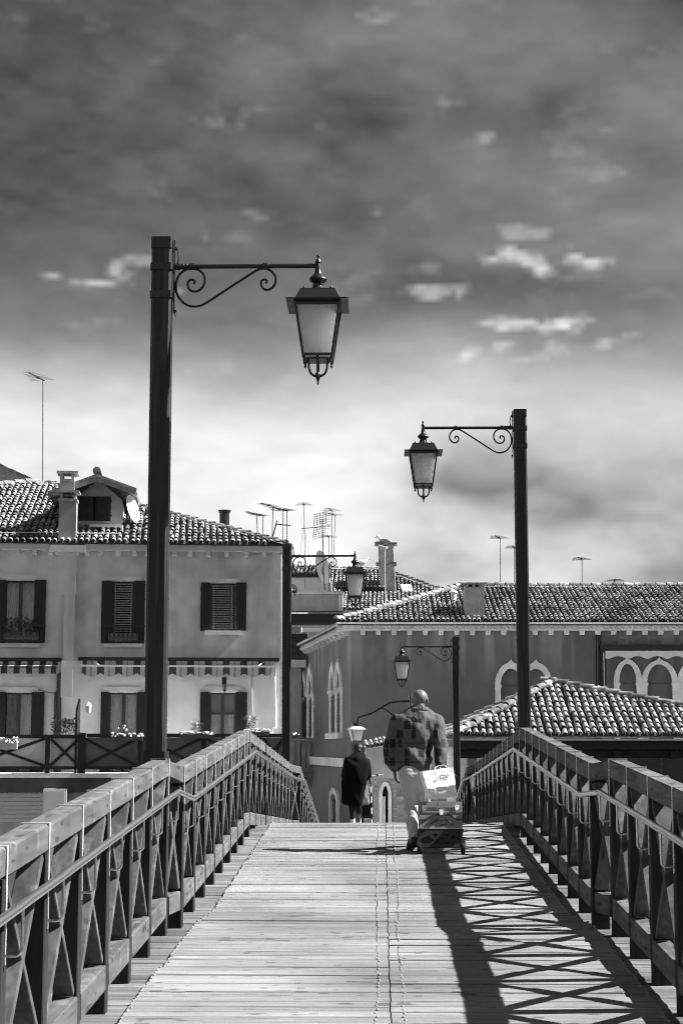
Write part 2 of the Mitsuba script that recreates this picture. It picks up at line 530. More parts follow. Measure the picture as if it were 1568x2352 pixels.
def railing(sd, xn, xf, label):
    """sd -1 left, +1 right; xn and xf: where the inner faces of the cap stand before and beyond the offset."""
    r = thing('timber_railing', label, 'railing', 'timber railings of the bridge')
    CW, CH, PD, PW = 0.135, 0.135, 0.135, 0.105        # cap width and height, post depth (across) and width (along)
    posts = []                                        # (y, inner face x, top of cap over the deck)
    for k in range(9, 0, -1):
        posts.append((13.05 - 0.935 * k, xn, 1.300 - (.0077 * .935 * k if sd < 0 else 0)))
    posts.append((13.05, xn, 1.300))
    for k in range(0, 9):
        posts.append((13.42 + 0.835 * k, xf, 1.22 if sd < 0 else 1.25))
    y2 = posts[-1][0]
    for k in range(1, 11):
        posts.append((y2 + 0.95 * k, xf, 1.22 if sd < 0 else 1.25))
    y3 = posts[-1][0]
    for k in range(0, 14):
        posts.append((y3 + 0.40 + 0.93 * k, xf - 0.13, 1.2))
    q = []
    for (y, xi, h) in posts:
        xc = sd * (xi + PD / 2)
        z0 = zd(y) if y < 20.1 else zd(20.08) - .0515 * (min(y, 30) - 20.08) - .155 * max(0, y - 30)
        q.append(dict(y=y, xi=sd * xi, xc=xc, z0=z0, zt=z0 + h))
        post_top = z0 + h - CH - 0.002
        jy = rng.normal(0, .004)
        add(r + '__post', bar((xc, y + jy, z0 - 0.45), (xc, y, post_top), PD, PW, up=(0, 1, 0), c=.006), 'm_stave')
        # steel strap over the cap and down the inner face
        xi_, xo_ = sd * xi, sd * (xi + CW)
        zt = z0 + h
        e = 0.004
        st = cat(bar((xi_ - sd * e, y, zt + e / 2), (xo_ + sd * e, y, zt + e / 2 + .001), 0.026, e * 1.6),
                 bar((xi_ - sd * e * .6, y, zt + e), (xi_ - sd * e * .6, y, zt - 0.50), e, 0.024, up=(0, 1, 0)),
                 bar((xo_ + sd * e * .6, y, zt + e), (xo_ + sd * e * .6, y, zt - 0.22), e, 0.024, up=(0, 1, 0)))
        add(r + '__strap', st, 'm_strap')
        # J bracket under the handrail
        xh, zh = sd * (xi - 0.075), zt - 0.245
        pts = spline([(xi_, y, zt - .46), (xh + sd * .03, y, zt - .462), (xh + sd * .006, y, zt - .45), (xh, y, zt - .42), (xh, y, zh - .02)], 3)
        add(r + '__rail_bracket', tube(pts, .0075, 6), 'm_steel', smooth=40)
        q[-1].update(xh=xh, zh=zh)
    for i, (a, b) in enumerate(zip(q, q[1:])):
        gap = 0.002
        A, B = np.array([a['xi'] + sd * CW / 2, a['y'], a['zt'] - CH / 2]), np.array([b['xi'] + sd * CW / 2, b['y'], b['zt'] - CH / 2])
        d = unit(B - A)
        jog = abs(a['xc'] - b['xc']) > .02
        ext = 0.055 if jog else -gap
        if jog:
            A2, B2 = A + d * -0.0, B
        add(r + '__cap_beam', bar(A - d * ext + rng.normal(0, .0015, 3), B + d * ext + rng.normal(0, .0015, 3), CW - (.006 if jog else 0), CH - (.006 if jog else 0), c=.012), 'm_rail')
        # kick board between the posts
        K0, K1 = np.array([a['xc'] - sd * .012, a['y'], a['z0'] + .20]), np.array([b['xc'] - sd * .012, b['y'], b['z0'] + .20])
        dk = unit(K1 - K0)
        add(r + '__kick_board', bar(K0 + dk * (PW / 2 + .002), K1 - dk * (PW / 2 + .002), .115, .15, c=.008), 'm_rail')
        # two crossed braces
        lo, hi = a['z0'] + .275, a['zt'] - CH
        lo2, hi2 = b['z0'] + .275, b['zt'] - CH
        ya, yb = a['y'] + PW / 2, b['y'] - PW / 2
        if yb - ya > .15:
            e = 0.02
            for k, (p, s) in enumerate((((a['xc'], ya + e, lo + .02), (b['xc'], yb - e, hi2 - .02)), ((a['xc'], ya + e, hi - .02), (b['xc'], yb - e, lo2 + .02)))):
                wob = rng.normal(0, .004)
                add(r + '__brace', bar(p, s, .112 - .006 * k, .042 - .003 * k, c=.004), 'm_upright')
    pts = [(a['xh'], a['y'], a['zh']) for a in q]
    # a straight-run tube, broken at the offsets
    fine = []
    for a, b in zip(pts, pts[1:]):
        fine += [np.array(a) * (1 - t) + np.array(b) * t for t in (0, .12, .88)]
    fine.append(np.array(pts[-1]))
    add(r + '__handrail', tube(fine, .0225, 10), 'm_steel', smooth=40)
    return r


railing(-1, 1.62, 1.543, 'weathered timber railing with crossed braces and steel handrail, under the largest lamp post')
railing(1, 1.722, 1.615, 'shaded timber railing that throws crossed shadows onto the deck boards')

# ------------------------------------------------------------------ street lamps
SC = 0.001378


def lantern_parts(k, O, s=1.0):
    """A square hanging lantern on the point O of its arm."""
    O = np.asarray(O, float)
    zz = lambda cy: (232 - cy) * SC / 0.975 * s
    hw = lambda px: px * SC * s
    prof = [(.004, 160), (.012, 166), (.015, 172), (.011, 178), (.007, 184), (.018, 192), (.025, 207), (.026, 214), (.016, 218), (.020, 226), (.023, 250), (.026, 256), (.030, 280), (.045, 292), (.072, 308), (.078, 320),
            (.070, 330), (.050, 338), (.044, 346), (.050, 352), (.047, 362), (.060, 376), (.085, 392), (.098, 399)]
    add(k + '__finial', lathe([(r * s, zz(c)) for r, c in prof], O, 18), 'm_iron', smooth=35)

    def frustum(h0, z0, h1, z1, t=None):
        v = [(sx * h0, sy * h0, z0) for sx, sy in ((-1, -1), (1, -1), (1, 1), (-1, 1))] + [(sx * h1, sy * h1, z1) for sx, sy in ((-1, -1), (1, -1), (1, 1), (-1, 1))]
        f = [[0, 1, 2], [0, 2, 3], [4, 6, 5], [4, 7, 6]]
        for i in range(4):
            j = (i + 1) % 4
            f += [[i, i + 4, j + 4], [i, j + 4, j]]
        return mesh_of(np.array(v) + O, f)

    add(k + '__roof', cat(frustum(hw(106), zz(398), hw(110), zz(404)), frustum(hw(108), zz(404), hw(143), zz(476)),
                          [ball(O + (sx * hw(82), sy * hw(82), zz(391)), .012 * s, 1, (1, 1, 1.6)) for sx in (-1, 1) for sy in (-1, 1)]), 'm_iron')
    hb = hw(191)
    add(k + '__brim', cat(box(O[0] - hb, O[0] + hb, O[1] - hb, O[1] + hb, O[2] + zz(484), O[2] + zz(477), .002)), 'm_iron')
    t0, t1 = (hw(136), zz(486)), (hw(86), zz(800))
    bars = []
    for sx in (-1, 1):
        for sy in (-1, 1):
            bars.append(bar(O + (sx * t0[0], sy * t0[0], t0[1]), O + (sx * t1[0], sy * t1[0], t1[1] - .03), .022 * s, .022 * s, up=(0, 1, .01), c=.003))
    for h, z, w in ((t0[0], t0[1] - .014, .03), (t1[0], t1[1], .022)):
        for sx in (-1, 1):
            bars.append(bar(O + (sx * h, -h, z), O + (sx * h, h, z), .018 * s, w * s))
            bars.append(bar(O + (-h, sx * h, z), O + (h, sx * h, z), .0178 * s, (w - .001) * s))
    bars.append(box(O[0] - hw(70), O[0] + hw(70), O[1] - hw(70), O[1] + hw(70), O[2] + zz(826), O[2] + zz(812)))
    for sx in (-1, 1):
        for sy in (-1, 1):
            bars.append(lathe([(.006 * s, 0), (.012 * s, -.012), (.008 * s, -.03), (.012 * s, -.04), (.003, -.058)], O + (sx * hw(82), sy * hw(82), zz(812)), 8))
    add(k + '__cage', cat(bars), 'm_iron')
    a0, a1 = hw(126), hw(82)
    for n_ in ((0, -1), (1, 0), (0, 1), (-1, 0)):
        n3, s3 = np.array([n_[0], n_[1], 0.0]), np.array([-n_[1], n_[0], 0.0])
        v = [O + n3 * (a0 - .002) - s3 * a0 + (0, 0, zz(496)), O + n3 * (a0 - .002) + s3 * a0 + (0, 0, zz(496)), O + n3 * (a1 - .002) + s3 * a1 + (0, 0, zz(798)), O + n3 * (a1 - .002) - s3 * a1 + (0, 0, zz(798))]
        add(k + '__pane', mesh_of(v, [[0, 2, 1], [0, 3, 2]]), 'm_opal')
    hooks = []
    for dx, dy in ((1, 0), (0, 1)):
        p = [(-74, 806), (-72, 822), (-58, 840), (-56, 866), (-46, 896), (-26, 914), (0, 920), (26, 914), (46, 896), (56, 866), (58, 840), (72, 822), (74, 806)]
        hooks.append(tube(spline([O + np.array([dx * hw(a), dy * hw(a), zz(b)]) for a, b in p], 3), .010 * s, 8))
    hooks.append(lathe([(.018 * s, zz(896)), (.027 * s, zz(908)), (.024 * s, zz(920)), (.013 * s, zz(940)), (.007 * s, zz(954)), (.010 * s, zz(962)), (.004 * s, zz(970))], O, 10))
    add(k + '__hook', cat(hooks), 'm_iron', smooth=40)


def street_lamp(X, Y, ztop, s, label):
    k = thing('street_lamp', label, 'street lamp', 'lantern lamps on timber posts along the bridge')
    zb = zd(Y) - 0.9
    za = ztop - 0.245
    add(k + '__post', bar((X, Y, zb), (X, Y, ztop - .10), .172, .172, up=(0, 1, 0), c=.020), 'm_post')
    add(k + '__post_cap', bar((X, Y, ztop - .098), (X, Y, ztop), .180, .180, up=(0, 1, 0), c=.012), 'm_iron')
    add(k + '__base_sleeve', bar((X, Y, zb), (X, Y, zd(Y) + 1.30), .205, .205, up=(0, 1, 0), c=.014), 'm_post')
    for dz in (-.016, -.262):
        w = .188
        add(k + '__clamp', bar((X, Y, za + dz - .03), (X, Y, za + dz + .03), w, w, up=(0, 1, 0), c=.010), 'm_iron')
    L = lambda cx, cy, dy=0.0: np.array([X + s * (cx - 218) * SC, Y + dy, za + (232 - cy) * SC / .975])
    add(k + '__bracket', cat(tube([L(292, 232), L(420, 232), L(1192, 232)], .0195, 10), tube([L(300, 232), L(330, 232)], .030, 10), [tube([L(a, 232), L(a + 30, 232)], .030, 10) for a in (386, 845)],
                             [ball(L(a, 232), .028, 1) for a in (345, 366)],
                             bar(L(293, 70), L(293, 520), .010, .06, up=(0, 1, 0)), rod(L(295, 120), L(312, 122), .012), rod(L(295, 510), L(308, 512), .012), bar(L(296, 512), L(303, 545), .008, .008)), 'm_iron', smooth=40)
    path = [(414, 342), (420, 325), (408, 314), (388, 318), (376, 340), (382, 368), (404, 385), (436, 386), (464, 368), (481, 335), (480, 298), (460, 264), (425, 247), (385, 246), (345, 262), (316, 296), (304, 340), (306, 385),
            (322, 424), (352, 458), (392, 478), (436, 481), (480, 467), (540, 430), (640, 364), (740, 300), (790, 268), (828, 250), (866, 248), (900, 266), (922, 298), (924, 336), (906, 366), (876, 381), (848, 372), (834, 348),
            (840, 322), (858, 315), (870, 326), (864, 340)]
    add(k + '__scroll', tube(spline([L(a, b) for a, b in path], 4), .0105, 8), 'm_iron', smooth=40)
    add(k + '__cable', tube(spline([L(296, 100), L(310, 130), L(318, 180), L(310, 222)], 4), .007, 6), 'm_iron', smooth=40)
    lantern_parts(k + '__lantern', L(1190, 232))
    return k


def lamp_from(px_mid, X, Y, py_top):
    return at(px_mid, py_top, Y)[2]


street_lamp(-1.87, 14.15, lamp_from(373, 0, 14.15, 549), 1, 'tallest black lantern lamp, nearest on the left, its post rising in front of the house')
street_lamp(1.93, 23.2, lamp_from(1195, 0, 23.2, 942), -1, 'black lantern lamp with its arm to the left, its post rising behind the right railing')
street_lamp(-1.85, 33.3, lamp_from(658, 0, 33.3, 1249), 1, 'farther lantern lamp at the right corner of the plastered house')
street_lamp(1.85, 42.3, lamp_from(1047, 0, 42.3, 1463), -1, 'farthest lantern lamp, in front of the dark wall, right of the bald man')

# ------------------------------------------------------------------ tiled roofs
def barrel(r0, r1, L, n=6, th=.014):
    """A half-round roof tile: front end at the origin, running up along +y, open side down."""
    a = np.linspace(0.06, math.pi - 0.06, n + 1)
    ring = lambda r, y, z: np.stack([np.cos(a) * r, np.full(n + 1, y), np.sin(a) * r * 1.08 + z], 1)
    v = np.vstack([ring(r0, 0, .042), ring(r1, L, .0), ring(r0 - th, 0, .042)])
    m, f = n + 1, []
    for i in range(n):
        f += [[i, m + i + 1, i + 1], [i, m + i, m + i + 1], [i, i + 1, 2 * m + i + 1], [i, 2 * m + i + 1, 2 * m + i]]
    return mesh_of(v, np.array(f)[:, ::-1])


def frame(o, x, y, sc=1.0):
    x, y = unit(x), unit(y)
    z = np.cross(x, y)
    m = np.eye(4)
    m[:3, 0], m[:3, 1], m[:3, 2], m[:3, 3] = x * sc, y, z * sc, o
    return m


TILE = [mikit.ply(barrel(.081 * s, .060 * s, .45), 'm_tile', 45) for s in (1.0, 1.05)]
TILE_MESH = barrel(.081, .060, .45)
RIDGE = mikit.ply(barrel(.115, .105, .44, 7), 'm_tile', 45)


def in_view(p, m=40):
    d = np.asarray(p) - EYE
    w = d @ FWD
    if w < 1:
        return False
    x, y = 784 + FOC * (d @ RGT) / w, 1176 - FOC * (d @ UPV) / w
    return -m < x < 1568 + m and -m < y < 2352 + m


def tile_roof(key, E0, U, V, poly, name='tile', pitch=.205, expose=.345, parts=300, bed=True, hide=None):
    """Rows of half-round tiles on the plane through E0 (an eave point) with U along the eave and V up the slope; poly: the slope's outline in (u, v).
    The tiles that show largest are parts of their own, the rest one piece."""
    E0, U, V = np.asarray(E0, float), unit(U), np.asarray(V, float)
    V = unit(V - U * np.dot(U, V))
    N = np.cross(U, V)
    P = sg.Polygon(poly)
    if bed:
        m = extrude(P, -.045, -.012)
        m.apply_transform(np.block([[np.stack([U, V, N], 1), E0[:, None]], [np.zeros((1, 3)), np.ones((1, 1))]]))
        add(key + '__roof_bed', m, 'm_tile_bed')
    u0, v0, u1, v1 = P.bounds
    Pin = P.buffer(.09)
    spots = []
    for i, u in enumerate(np.arange(u0 + pitch / 2, u1, pitch)):
        wob = rng.normal(0, .010)
        for k, v in enumerate(np.arange(v0, v1, expose)):
            vv = v - .05 + rng.normal(0, .022)
            if Pin.contains(sg.Point(u, vv + .14)):
                o = E0 + U * (u + wob + rng.normal(0, .007)) + V * vv + N * rng.normal(.006, .006)
                if hide is not None and hide(o):
                    continue
                a = rng.normal(0, .035)
                spots.append((o, U * math.cos(a) + V * math.sin(a), V * math.cos(a) - U * math.sin(a)))
    spots.sort(key=lambda s: (not in_view(s[0]), np.linalg.norm(s[0] - EYE)))
    for j, (o, x, y) in enumerate(spots[:parts]):
        add(f'{key}__{name}', dict(TILE[j % 2], to_world=T(frame(o, x, y, pitch / .205).tolist())), None)
    rest = []
    for (o, x, y) in spots[parts:]:
        m = TILE_MESH.copy()
        m.apply_transform(frame(o, x, y, pitch / .205))
        rest.append(m)
    if rest:
        add(f'{key}__far_{name}', cat(rest), 'm_tile', smooth=45, kind='stuff')


def ridge_tiles(key, A, B, step=.37, name='ridge_tile'):
    A, B = np.asarray(A, float), np.asarray(B, float)
    d = unit(B - A)
    x = unit(np.cross(d, [0, 0, 1]))
    for t in np.arange(0, np.linalg.norm(B - A) - .1, step):
        o = A + d * t + np.array([0, 0, rng.normal(.0, .006)])
        add(f'{key}__{name}', dict(RIDGE, to_world=T(frame(o, x, d).tolist())), None)


def poly_plate(pts, th=.06):
    """A flat slab over four or three points, thickness downwards."""
    p = np.asarray(pts, float)
    n = len(p)
    nn = unit(np.cross(p[1] - p[0], p[2] - p[0]))
    if nn[2] < 0:
        p = p[::-1]
        nn = -nn
    v = np.vstack([p, p - nn * th])
    f = [[0, i, i + 1] for i in range(1, n - 1)] + [[n, n + i + 1, n + i] for i in range(1, n - 1)]
    for i in range(n):
        j = (i + 1) % n
        f += [[i, i + n, j + n], [i, j + n, j]]
    return mesh_of(v, f)


# ------------------------------------------------------------------ window builders on a facade
def shutter_leaf(F, key, u0, u1, z0, z1, o=.05):
    leaf = [F.box(u0, u1, z0, z1, o, o + .03, .004)]
    for zz in (.18, .5, .82):
        z = z0 + (z1 - z0) * zz
        leaf.append(F.box(u0 + .01, u1 - .01, z - .035, z + .035, o + .031, o + .042, .003))
    leaf.append(F.box(u0 + .03, u0 + .05, z0 + .02, z1 - .02, o + .03, o + .035))
    return add(key + '__shutter', cat(leaf), 'm_shutter')


def curtain(F, u0, u1, z0, z1, o, waves=7, amp=.02):
    n = 40
    us = np.linspace(u0, u1, n)
    oo = o + amp * np.sin(np.linspace(0, waves * 2 * math.pi, n)) + amp * .4 * np.sin(np.linspace(1, waves * 5.3, n))
    v = [F.P(u, z, a) for z in (z0, z1) for u, a in zip(us, oo)]
    f = []
    for i in range(n - 1):
        f += [[i, i + 1, n + i + 1], [i, n + i + 1, n + i]]
    return mesh_of(v, f)


def window(F, house, px, sh, lintel, sill, kind, name='window'):
    """px: opening (x0, y0, x1, y1); sh: [(x0, x1)] shutters; lintel and sill: (x0, y0, x1, y1) or None."""
    w = nk(house + '__' + name)
    u0, u1, z0, z1 = F.rect(*px)
    fr, d = .055, -.16
    rim = sg.box(u0, z0, u1, z1).difference(sg.box(u0 + fr, z0 + fr, u1 - fr, z1 - fr))
    mid = (u0 + u1) / 2
    if kind != 'blind':
        rim = rim.union(sg.box(mid - .045, z0 + .01, mid + .045, z1 - .01))
    if kind == 'transom':
        zt = z1 - (z1 - z0) * .26
        rim = rim.union(sg.box(u0 + .01, zt - .03, u1 - .01, zt + .03))
    add(w + '__frame', F.plate(rim, d, d + .05), 'm_frame')
    if kind == 'blind':
        n = int((z1 - z0) / .068)
        for i in range(n):
            z = z0 + .04 + (z1 - z0 - .08) * (i + .5) / n
            a = np.radians(38)
            c = F.P((u0 + u1) / 2, z, -.105)
            dv = F.N * math.cos(a) * .0 + F.U
            add(w + '__slat', bar(F.P(u0 + .06, z, -.105), F.P(u1 - .06, z, -.105), .052, .007, up=F.N * math.sin(a) * .9 + np.array([0, 0, math.cos(a)]), c=.002), 'm_blind')
        for f_ in (.16, .84):
            add(w + '__cord', F.box(u0 + (u1 - u0) * f_ - .008, u0 + (u1 - u0) * f_ + .008, z0 + .05, z1 - .05, -.078, -.072), 'm_blind')
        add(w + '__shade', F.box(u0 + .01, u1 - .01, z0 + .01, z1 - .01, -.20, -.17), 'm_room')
    else:
        add(w + '__pane', F.box(u0 + fr * .6, u1 - fr * .6, z0 + fr * .6, z1 - fr * .6, d + .02, d + .024), 'm_pane')
        if kind == 'transom':
            add(w + '__roller_blind', F.box(u0 + .04, u1 - .04, z1 - (z1 - z0) * .26, z1 - .03, d - .06, d - .05), 'm_shade')
        if kind != 'dark':
            add(w + '__curtain', curtain(F, u0 + .05, mid - .05, z0 + .03, z1 - .05, d - .12), 'm_curtain', smooth=True)
            add(w + '__curtain', curtain(F, mid + .05, u1 - .05, z0 + .03, z1 - .05, d - .12, 6), 'm_curtain', smooth=True)
        else:
            add(w + '__curtain', curtain(F, mid + .04, u1 - .05, z0 + .03, z1 - .05, d - .16, 3, .01), 'm_curtain', smooth=True)
    for s in sh:
        a, b, c_, e_ = F.rect(s[0], px[1] - 1, s[1], px[3] + (0 if len(s) < 3 else s[2]), .05)
        shutter_leaf(F, w, a, b, c_, e_)
    if lintel:
        add(w + '__lintel', F.pbox(*lintel, 0.0, .045, .006), 'm_stone')
    if sill:
        add(w + '__sill', F.pbox(*sill, 0.0, .16, .012), 'm_stone')
    return w


def hole(F, px):
    u0, u1, z0, z1 = F.rect(*px)
    return sg.box(u0, z0, u1, z1)


# ------------------------------------------------------------------ the plastered house on the left
A0 = at(648, 1600, 47.3)
F = Facade(A0, math.radians(6.5))
H = thing('plastered_house', 'two tone plastered house with shuttered windows, striped awnings and a hipped tile roof', 'house')
uL = -16.0
zg, zt = 2.0, F.uz(300, 1262)[1]
zs = F.uz(400, 1519)[1]                                # where the darker upper plaster begins
up_w = [(11, 1333, 80, 1477), (257, 1335, 308, 1478), (482, 1339, 541, 1449)]
lo_w = [(9, 1591, 72, 1776), (250, 1591, 315, 1776), (481, 1591, 541, 1776)]
wall_up = sg.box(uL, zs, 0, zt)
for q in up_w:
    wall_up = wall_up.difference(hole(F, q))
wall_lo = sg.box(uL, zg, 0, zs - .002)
for q in lo_w:
    wall_lo = wall_lo.difference(hole(F, q))
add(H + '__upper_wall', F.plate(wall_up, -.22, 0), 'm_plaster_up', label='darker upper wall')
add(H + '__lower_wall', F.plate(wall_lo, -.22, .004), 'm_plaster_low', label='paler lower wall')
add(H + '__side_wall', cat(F.box(-.30, -.003, zg, zt - .003, -9, -.223), F.box(uL, uL + .3, zg, zt - .003, -9, -.223), F.box(uL + .31, -.31, zg, zt - .004, -9, -8.7)), 'm_plaster_up')
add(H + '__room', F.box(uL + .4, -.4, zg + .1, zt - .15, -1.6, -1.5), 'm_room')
add(H + '__corner_stone', F.box(-.10, .004, zg, zt - .05, -.02, .028, .006), 'm_plaster_pale')
window(F, H, up_w[0], [(-14, 10), (80, 103)], (-3, 1322, 90, 1332), (1, 1478, 91, 1487), 'open')
window(F, H, up_w[1], [(234, 256), (309, 331)], (240, 1325, 326, 1334), (238, 1478, 326, 1487), 'blind')
window(F, H, up_w[2], [(461, 481), (542, 565)], (469, 1329, 553, 1338), (470, 1448, 554, 1458), 'blind')
window(F, H, lo_w[0], [(-14, 8), (73, 98)], (-3, 1579, 87, 1589), None, 'dark')
window(F, H, lo_w[1], [(232, 249), (316, 335)], (237, 1578, 326, 1588), None, 'open')
window(F, H, lo_w[2], [(460, 480), (542, 566)], (469, 1577, 554, 1588), None, 'transom')
# cornice and its brackets
zc0, zc1 = F.uz(300, 1266)[1], F.uz(300, 1253)[1]
add(H + '__cornice', cat(F.box(uL - .3, F.uz(114, 1260)[0], zc0, zc1, -.4, .30, .02), F.box(F.uz(197, 1260)[0], .05, zc0, zc1, -.4, .30, .02)), 'm_plaster_pale')
add(H + '__cornice', F.pbox(114, 1251, 197, 1266, -.3, .46, .015), 'm_plaster_pale')
for x in (41, 80, 117, 132, 178, 200, 231, 272, 309, 340, 401, 437, 478, 520, 566, 606):
    u = F.uz(x, 1275)[0]
    add(H + '__bracket', F.box(u - .055, u + .055, zc0 - .135, zc0 - .003, -.05, .26, .012), 'm_stone')
# gutter edge under the tiles
add(H + '__gutter', F.box(uL - .3, .06, zc1 + .003, zc1 + .022, .12, .32, .006), 'm_plaster_pale')
# chimney and the flue that runs down the facade
c0, c1, cz0, cz1 = F.rect(136, 1152, 174, 1248, .1)
ch = nk(H + '__chimney')
add(ch + '__stack', F.box(c0, c1, cz0 - .02, cz1, -.35, .16, .012), 'm_plaster_grey')
add(ch + '__collar', F.box(c0 - .03, c1 + .03, cz1 + .002, cz1 + .08, -.38, .19, .01), 'm_plaster_mid')
for a in (c0 + .02, c1 - .09):
    add(ch + '__vent_pier', F.box(a, a + .07, cz1 + .08, cz1 + .25, -.32, .13), 'm_plaster_mid')
add(ch + '__hood', F.box(c0 - .08, c1 + .08, cz1 + .252, cz1 + .30, -.46, .27, .01), 'm_plaster_mid')
d0, d1, dz0, dz1 = F.rect(135, 1082, 173, 1140, -.5)
add(ch + '__rear_stack', F.box(d0 + .04, d1 - .02, cz1 + .302, dz1 - .30, -.95, -.45, .012), 'm_plaster_grey')
for a in (d0 + .04, d1 - .12):
    add(ch + '__vent_pier', F.box(a, a + .09, dz1 - .298, dz1 - .07, -.93, -.47), 'm_plaster_mid')
add(ch + '__vent_pier', F.box(d0 + .13, d1 - .121, dz1 - .298, dz1 - .22, -.93, -.47), 'm_plaster_mid')
add(ch + '__cap', F.box(d0 - .05, d1 + .07, dz1 - .068, dz1 - .01, -1.05, -.35, .01), 'm_plaster_mid')
f0, f1, fz0, fz1 = F.rect(136, 1268, 173, 1366, .2)
g0, g1, gz0, gz1 = F.rect(148, 1366, 172, 1626, .2)
add(ch + '__flue', cat(F.box(f0, f1, fz0, fz1 + .05, .002, .27, .008), F.box(g0, f1 - .02, zs, fz0 - .002, .002, .255, .008)), 'm_plaster_pale')
add(ch + '__lower_flue', F.box(g0 - .04, f1 - .025, gz0 + .28, zs - .003, .006, .26, .008), 'm_plaster_low')
# roof
eo = .36
EL, ER = F.P(uL - .3, zc1 + .03, eo), F.P(.06, zc1 + .03, eo)
APEX = at(112, 1111, 53.5)
au = float(np.dot(APEX - ER, F.U))
V = APEX - (ER + F.U * au)
W, LV = 16.6, float(np.linalg.norm(V))
tile_roof(H, ER - F.U * W, F.U, V, [(0, 0), (W, 0), (W + au, LV), (W + au - .5, LV), (0, LV * (1 - (W + au - .5) / 15.0))], pitch=.175, hide=lambda o: (lambda u, n: F.uz(178, 1150)[0] < u < F.uz(276, 1150)[0] and n < -1.25 and n > -4.2)(float(np.dot(o - F.p, F.U)), float(np.dot(o - F.p, F.N))))
ridge_tiles(H, ER - np.array([0, 0, .02]), APEX - np.array([0, 0, .02]))
AP2 = APEX - F.U * .5
EL2 = EL + V * (1 - (W + au - .5) / 15.0)
ridge_tiles(H, EL2 + np.array([0, 0, .04]), AP2 + np.array([0, 0, .03]))
BK = F.P(.06, zc1 + .055, -9.3)
add(H + '__rear_roof', cat(poly_plate([ER, BK, APEX - np.array([0, 0, .02])]), poly_plate([BK, F.P(uL - .3, zc1 + .055, -9.3), AP2 - np.array([0, 0, .02]), APEX - np.array([0, 0, .02])])), 'm_tile')
wire = thing('roof_wire', 'thin white lightning wire strung low across the tiles of the plastered house', 'wire')
Vh = unit(V)
Nh = np.cross(F.U, Vh)
add(wire, tube([ER - F.U * t + Vh * (.50 + .02 * math.sin(t * 3)) + Nh * .145 for t in np.linspace(4.6, 11.5, 30)], .011, 5), 'm_white')
# dormer
D = nk(H + '__dormer')
do = -1.35
x0, x1, z0, z1 = F.rect(177, 1146, 280, 1212, do)
zp = F.uz(222, 1100, do)[1]
um = F.uz(223, 1100, do)[0]
gable = sg.Polygon([(x0 - .05, z0 - .5), (x1, z0 - .5), (x1, z1 - .02), (um, zp), (x0 - .05, z1 - .02)])
su0, su1, sz0, sz1 = F.rect(180, 1139, 254, 1197, do)
add(D + '__front', F.plate(gable.difference(sg.box(su0, sz0, su1, sz1)), do - .15, do), 'm_plaster_mid')
add(D + '__side', cat(F.box(x1 - .15, x1, z0 - .5, z1 - .06, do - 3.2, do - .152), F.box(x0 - .05, x0 + .1, z0 - .5, z1 - .06, do - 3.2, do - .152)), 'm_plaster_up')
mid = (su0 + su1) / 2
add(D + '__shutter', F.box(su0, mid - .03, sz0, sz1, do - .09, do - .04, .005), 'm_darkwood')
add(D + '__shutter', F.box(mid + .03, su1, sz0, sz1, do - .07, do - .02, .005), 'm_darkwood')
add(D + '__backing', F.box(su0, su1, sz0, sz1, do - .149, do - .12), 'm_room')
for zz in (sz0 + .16, sz1 - .14):
    add(D + '__strap', cat(F.box(su0 - .02, mid - .2, zz - .02, zz + .02, do - .019, do + .004), F.box(mid + .2, su1 + .03, zz - .02, zz + .02, do - .018, do + .005)), 'm_darkwood')
pk, el_, er_ = F.uz(222, 1088, do + .78), F.uz(108, 1129, do + .78), F.uz(314, 1121, do + .78)
for (ue, ze) in ((el_[0], el_[1]), (er_[0], er_[1])):
    pts = [F.P(pk[0], pk[1], do + .78), F.P(ue, ze, do + .78), F.P(ue, ze, do - 3.2), F.P(pk[0], pk[1], do - 3.2)]
    add(D + '__roof', poly_plate(pts, .07), 'm_tile')
    q = [p + np.array([0, 0, -.075]) for p in (F.P(pk[0], pk[1], do + .76), F.P(ue, ze, do + .76), F.P(ue, ze, do + .68), F.P(pk[0], pk[1], do + .68))]
    add(D + '__verge_board', poly_plate(q, .12), 'm_plaster_grey')
    for t in (.12, .4, .68, .96):
        p = F.P(pk[0] + (ue - pk[0]) * t, pk[1] + (ze - pk[1]) * t - .08, do + .74)
        add(D + '__rafter', bar(p, p + F.N * -.72 + np.array([0, 0, -.003]), .06, .09), 'm_darkwood')
ridge_tiles(D, F.P(pk[0], pk[1] + .03, do + .82), F.P(pk[0], pk[1] + .03, do - 2.6))
add(D + '__flashing', F.pbox(206, 1204, 281, 1211, do, do + .35, .01), 'm_stone')
# satellite dish, chimney pipe, lightning wire
dish = thing('satellite_dish', 'large white satellite dish fixed beside the attic dormer', 'satellite dish')
dc = at(306, 1169, 48.5)


def dish_mesh(c, r, axis, depth=.10, n=24):
    axis = unit(axis)
    s = unit(np.cross(axis, [0, 0, 1]))
    u = np.cross(s, axis)
    v, f, m = [np.asarray(c) - axis * depth], [], 5
    for k in range(1, m + 1):
        for a in np.arange(n) * 2 * math.pi / n:
            v.append(c + (s * math.cos(a) + u * math.sin(a)) * r * k / m - axis * depth * (1 - (k / m) ** 2))
    for j in range(n):
        f.append([0, 1 + j, 1 + (j + 1) % n])
    for k in range(m - 1):
        for j in range(n):
            a, b = 1 + k * n + j, 1 + k * n + (j + 1) % n
            f += [[a, a + n, b + n], [a, b + n, b]]
    return mesh_of(v, f)


